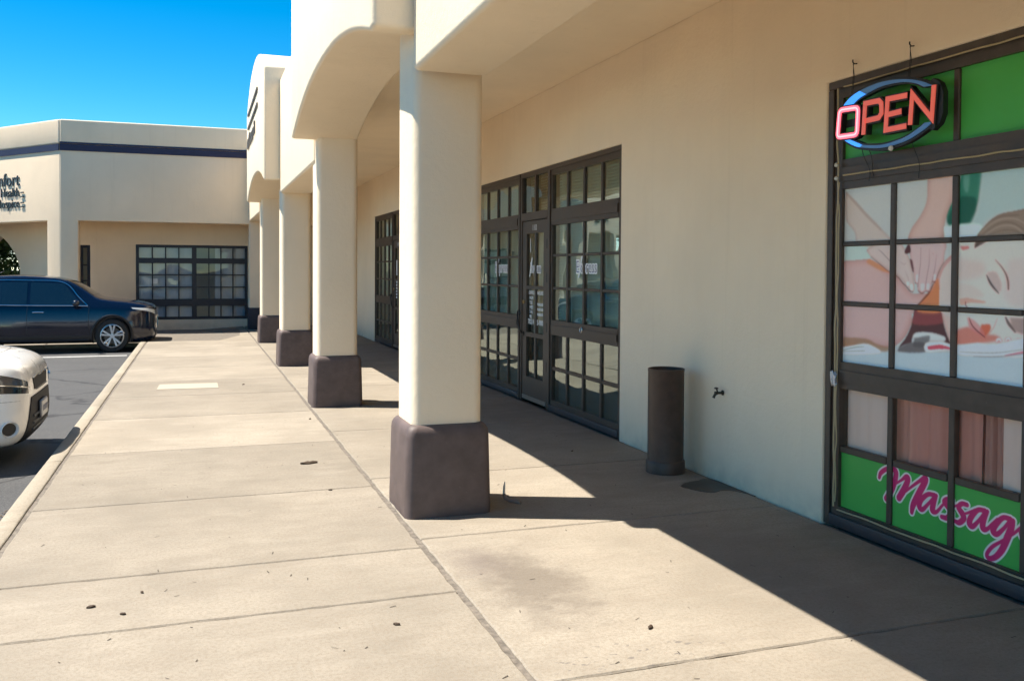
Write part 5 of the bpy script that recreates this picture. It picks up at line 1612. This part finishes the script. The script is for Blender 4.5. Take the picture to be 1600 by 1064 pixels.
# ---- dark blue crossover
SC = .875
suv = empty('crossover_car', (-1.70, 20.65 + .98 * SC, zlot(20.9)), 'dark navy crossover car parked nose to the kerb', 'car')
suv.scale = (SC, SC, SC * 1.06)
NAVYCAR = car_paint('navy_car_paint', (.0018, .0035, .013), .0, 1.2, .5, .05, .10)
st = [(.96, .40, .86, .95, .52, .50, .44), (.92, .24, .92, 1.03, .78, .75, .64), (.78, .19, .97, 1.10, .90, .87, .75), (.42, .18, 1.0, 1.16, .96, .925, .79), (.05, .20, 1.03, 1.20, .975, .945, .81), (-.27, .20, 1.035, 1.235, .975, .95, .82), (-.38, .20, 1.035, 1.275, .975, .95, .80), (-.74, .20, 1.035, 1.53, .975, .945, .68), (-1.05, .20, 1.04, 1.69, .975, .945, .66), (-1.8, .20, 1.05, 1.765, .975, .945, .63), (-2.9, .20, 1.07, 1.74, .975, .94, .62), (-3.5, .27, 1.09, 1.57, .955, .925, .60), (-3.85, .32, 1.10, 1.34, .92, .90, .60), (-4.02, .40, 1.05, 1.16, .82, .80, .62), (-4.06, .5, .95, 1.05, .6, .6, .5)]
car = Car(suv, st, (0, -2.9), .38, .44)
finish('body', car.me, NAVYCAR, suv, 40)
for x in (0, -2.9):
    for s_ in (-1, 1): wheel(suv, x, s_ * .86, .38, .24, s_, RIM, TYRE)
SD = (0, 1, 0)
car.patch('side_window', [(-.66, 2, 1.08), (-1.78, 2, 1.09), (-1.78, 2, 1.59), (-1.08, 2, 1.56)], (0, -1, 0), DARKGLASS)
car.patch('side_window', [(-1.85, 2, 1.09), (-2.80, 2, 1.11), (-2.72, 2, 1.59), (-1.85, 2, 1.595)], (0, -1, 0), DARKGLASS)
car.patch('side_window', [(-2.86, 2, 1.12), (-3.45, 2, 1.15), (-3.30, 2, 1.44), (-2.79, 2, 1.53)], (0, -1, 0), DARKGLASS)
car.patch('windscreen', [(-.42, -.70, 1.3), (-.42, .70, 1.3), (-1.02, .57, 1.7), (-1.02, -.57, 1.7)], (-.3, 0, -1), DARKGLASS, mirror=False, n=16)
car.patch('rear_window', [(-3.9, -.6, 1.25), (-3.9, .6, 1.25), (-3.55, .5, 1.6), (-3.55, -.5, 1.6)], (.6, 0, -1), DARKGLASS, mirror=False)
car.line('window_trim', [(-.54, 2, 1.065), (-1.1, 2, 1.075), (-2, 2, 1.085), (-3.0, 2, 1.11), (-3.6, 2, 1.14)], (0, -1, 0), CHROME, .012)
car.line('window_trim', [(-.54, 2, 1.065), (-.75, 2, 1.27), (-1.08, 2, 1.585), (-1.8, 2, 1.635), (-2.8, 2, 1.62), (-3.4, 2, 1.44), (-3.6, 2, 1.14)], (0, -1, 0), CHROME, .010)
for x, z0, z1 in ((-.50, .42, 1.04), (-1.82, .34, 1.07), (-2.82, .70, 1.09)):
    car.line('door_seam', [(x, 2, z0), (x - .02, 2, (z0 + z1) / 2), (x - .01, 2, z1)], (0, -1, 0), BLACK, .005, -.002)
for x in (-1.60, -2.62):
    car.line('door_handle', [(x - .12, 2, .93), (x, 2, .935), (x + .12, 2, .93)], (0, -1, 0), CHROME, .014, .012)
car.line('sill_trim', [(-.52, 2, .30), (-1.4, 2, .29), (-2.4, 2, .30)], (0, -1, 0), BLACK, .020, .004)
car.patch('headlight', [(.50, .93, .985), (.94, .55, .84), (.92, .55, .95), (.48, .93, 1.02)], (-1, -.8, -.05), LAMP, .008, n=14)
car.patch('grille', [(2, -.42, .52), (2, .42, .52), (2, .40, .80), (2, -.40, .80)], (-1, 0, 0), BLACK, .008, mirror=False)
car.line('grille_trim', [(2, -.42, .52), (2, -.44, .68), (2, -.40, .81), (2, 0, .82), (2, .40, .81), (2, .44, .68), (2, .42, .52)], (-1, 0, 0), CHROME, .014, .01, mirror=False)
car.patch('lower_bumper', [(2, -.62, .28), (2, .62, .28), (2, .55, .42), (2, -.55, .42)], (-1, 0, 0), BLACK, .008, mirror=False)
car.line('fog_trim', [(.80, 2, .44), (.74, 2, .46), (.62, 2, .47)], (-.5, -1, 0), CHROME, .014, .008)
for s_ in (-1, 1):
    bm = bmesh.new()
    bmesh.ops.create_uvsphere(bm, u_segments=16, v_segments=10, radius=1, matrix=Matrix.Translation((-.78, s_ * 1.06, 1.13)) @ Matrix.Diagonal((.085, .10, .075, 1)))
    tube(bm, [(-.79, s_ * .92, 1.06), (-.78, s_ * 1.02, 1.10)], .025, 8)
    obj('wing_mirror', bm, NAVYCAR, suv)
for wx_ in (0, -2.9):
    car.line('arch_trim', [(wx_ + .455 * math.cos(a), 2, .39 + .455 * math.sin(a)) for a in np.linspace(-.35, math.pi + .35, 13)], (0, -1, 0), BLACK, .022, .002, n=3)
car.patch('sill_cladding', [(-.46, 2, .235), (-2.44, 2, .235), (-2.44, 2, .40), (-.46, 2, .40)], (0, -1, 0), BLACK, .008)
car.patch('tail_light', [(-3.75, 2, .95), (-3.98, 2, .95), (-3.95, 2, 1.08), (-3.70, 2, 1.10)], (.3, -1, 0), mat('tail_red', (.4, .02, .02), .2, coat=1), .008)

# ---- white hatchback
wc = empty('white_hatchback', (-2.19, 9.12, -.13), 'white hatchback car cut off by the left edge of the photo', 'car')
wc.scale = (1, 1, .95)
WHITE = car_paint('white_car_paint', (.86, .84, .81), 0.0)
st = [(.84, .34, .70, .77, .52, .50, .42), (.81, .22, .76, .86, .68, .65, .56), (.72, .17, .81, .95, .81, .77, .66), (.46, .17, .88, 1.01, .885, .85, .72), (0, .18, .95, 1.06, .90, .87, .75), (-.42, .22, 1.0, 1.10, .90, .875, .77), (-.52, .22, 1.01, 1.14, .90, .875, .76), (-.85, .22, 1.02, 1.42, .90, .87, .66), (-1.15, .22, 1.03, 1.56, .90, .87, .63), (-1.9, .22, 1.06, 1.61, .90, .87, .63), (-2.7, .22, 1.12, 1.58, .90, .87, .63), (-3.12, .25, 1.16, 1.50, .89, .87, .63), (-3.28, .32, 1.1, 1.2, .84, .82, .66), (-3.32, .45, .9, 1.0, .7, .7, .6)]
wcar = Car(wc, st, (0, -2.55), .33, .385)
finish('body', wcar.me, WHITE, wc, 40)
for x in (0, -2.55):
    for s_ in (-1, 1): wheel(wc, x, s_ * .79, .33, .21, s_, RIM, TYRE)
wcar.patch('side_window', [(-.80, 2, 1.07), (-1.60, 2, 1.08), (-1.60, 2, 1.45), (-1.12, 2, 1.44)], (0, -1, 0), DARKGLASS)
wcar.patch('side_window', [(-1.66, 2, 1.08), (-2.95, 2, 1.18), (-2.75, 2, 1.44), (-1.66, 2, 1.46)], (0, -1, 0), DARKGLASS)
wcar.patch('windscreen', [(-.55, -.68, 1.3), (-.55, .68, 1.3), (-1.08, .57, 1.7), (-1.08, -.57, 1.7)], (-.3, 0, -1), DARKGLASS, mirror=False, n=16)
# swept lamp: black housing, clear lens, bright bar
wcar.patch('headlight_housing', [(.36, .88, .70), (.80, .52, .645), (.78, .52, .75), (.32, .88, .925)], (-1, -.75, -.05), mat('lamp_black', (.012, .013, .017), .2, coat=.6), .004, n=14)
wcar.patch('headlight', [(.38, .87, .785), (.78, .56, .715), (.77, .56, .755), (.34, .87, .905)], (-1, -.75, -.05), mat('lamp_reflector', (.13, .135, .145), .15, .5, coat=.6), .009, n=14)
wcar.line('lamp_bar', [(.36, .88, .77), (.62, .68, .735), (.80, .52, .70)], (-1, -.75, -.05), CHROME, .007, .012)
GR = mat('grille_black', (.008, .009, .013), .6, spec=.2)
wcar.patch('grille', [(2, -.31, .655), (2, .31, .655), (2, .36, .765), (2, -.36, .765)], (-1, 0, 0), GR, .006, mirror=False)
wcar.line('grille_trim', [(2, -.36, .77), (2, -.18, .778), (2, 0, .77), (2, .18, .778), (2, .36, .77)], (-1, 0, 0), CHROME, .008, .01, mirror=False)
wcar.line('grille_trim', [(2, -.30, .65), (2, 0, .648), (2, .30, .65)], (-1, 0, 0), CHROME, .006, .01, mirror=False)
wcar.patch('bumper_insert', [(2, -.66, .22), (2, .66, .22), (2, .45, .60), (2, -.45, .60)], (-1, 0, 0), GR, .008, mirror=False, n=20, k=10, th=.012)
for z in (.30, .36, .42):
    wcar.line('bumper_slat', [(2, -.40, z), (2, 0, z), (2, .40, z)], (-1, 0, 0), mat('slat_grey', (.05, .055, .065), .4), .012, .010, mirror=False)
pl = empty('plate', (0, 0, 0), parent=wc)
pc = wcar.hit((2, 0, .445), (-1, 0, 0), .035)
obj('plate_frame', B(pc.x - .02, pc.x, -.16, .16, .365, .525), mat('plate_rim', (.25, .25, .26), .3, .5), pl, bevel=.006)
obj('plate_face', B(pc.x + .0005, pc.x + .004, -.148, .148, .377, .513), mat('plate_white', (.62, .62, .62), .4), pl)
bm = bmesh.new()
rr = random.Random(4)
for k in range(6):
    y = -.11 + k * .042
    box(bm, pc.x + .0045, pc.x + .006, y, y + .022, .42, .475)
obj('plate_mark', bm, mat('plate_ink', (.12, .14, .22), .5), pl)
fg = wcar.hit((.62, -.73, .36), (-1, .45, .0), .004); fn = wcar.n.copy()
for s_ in (-1, 1):
    c = Vector((fg.x, abs(fg.y) * s_, .365))
    ax = Vector((fn.x, abs(fn.y) * s_, fn.z)).normalized()
    rot = ax.to_track_quat('Z', 'Y').to_matrix().to_4x4()
    bm = lathe(bmesh.new(), [(.070, -.03), (.092, .004), (.094, .012), (.088, .016), (.068, -.012), (.066, -.03)], (0, 0, 0), 'Z', 32, True)
    bmesh.ops.scale(bm, vec=(.8, .8, 1), verts=bm.verts)
    bmesh.ops.transform(bm, matrix=Matrix.Translation(c) @ rot, verts=bm.verts)
    obj('fog_ring', bm, WHITE, wc)
    bm = lathe(bmesh.new(), [(.001, -.002), (.070, -.004), (.070, -.012), (.001, -.012)], (0, 0, 0), 'Z', 24)
    bmesh.ops.scale(bm, vec=(.8, .8, 1), verts=bm.verts)
    bmesh.ops.transform(bm, matrix=Matrix.Translation(c) @ rot, verts=bm.verts)
    obj('fog_lamp', bm, BLACK, wc)
bd = wcar.hit((.75, 0, 2), (-.55, 0, -1), .006)
bm = lathe(bmesh.new(), [(.001, .004), (.05, .002), (.055, -.004), (.001, -.006)], (0, 0, 0), 'Z', 20)
bmesh.ops.transform(bm, matrix=Matrix.Translation(bd) @ Matrix.Rotation(math.radians(40), 4, 'Y') @ Matrix.Diagonal((.45, 1, 1, 1)), verts=bm.verts)
obj('bonnet_badge', bm, mat('badge_dark', (.08, .08, .09), .3, .8), wc)
wcar.line('bonnet_seam', [(.66, -.66, 2), (.745, -.35, 2), (.765, 0, 2), (.745, .35, 2), (.66, .66, 2)], (-.2, 0, -1), BLACK, .004, -.002, mirror=False)
wcar.line('bumper_seam', [(.40, 2, .685), (.37, 2, .60), (.385, 2, .50)], (0, -1, 0), BLACK, .004, -.002)
wcar.line('bumper_seam', [(.62, 1.2, .625), (.70, 1.0, .61), (.80, .7, .60)], (-.8, -1, 0), mat('seam_grey', (.2, .2, .2), .6), .003, -.0015)
wcar.line('bonnet_seam', [(.62, .70, 2), (.2, .765, 2), (-.4, .80, 2)], (0, -.1, -1), BLACK, .004, -.002)
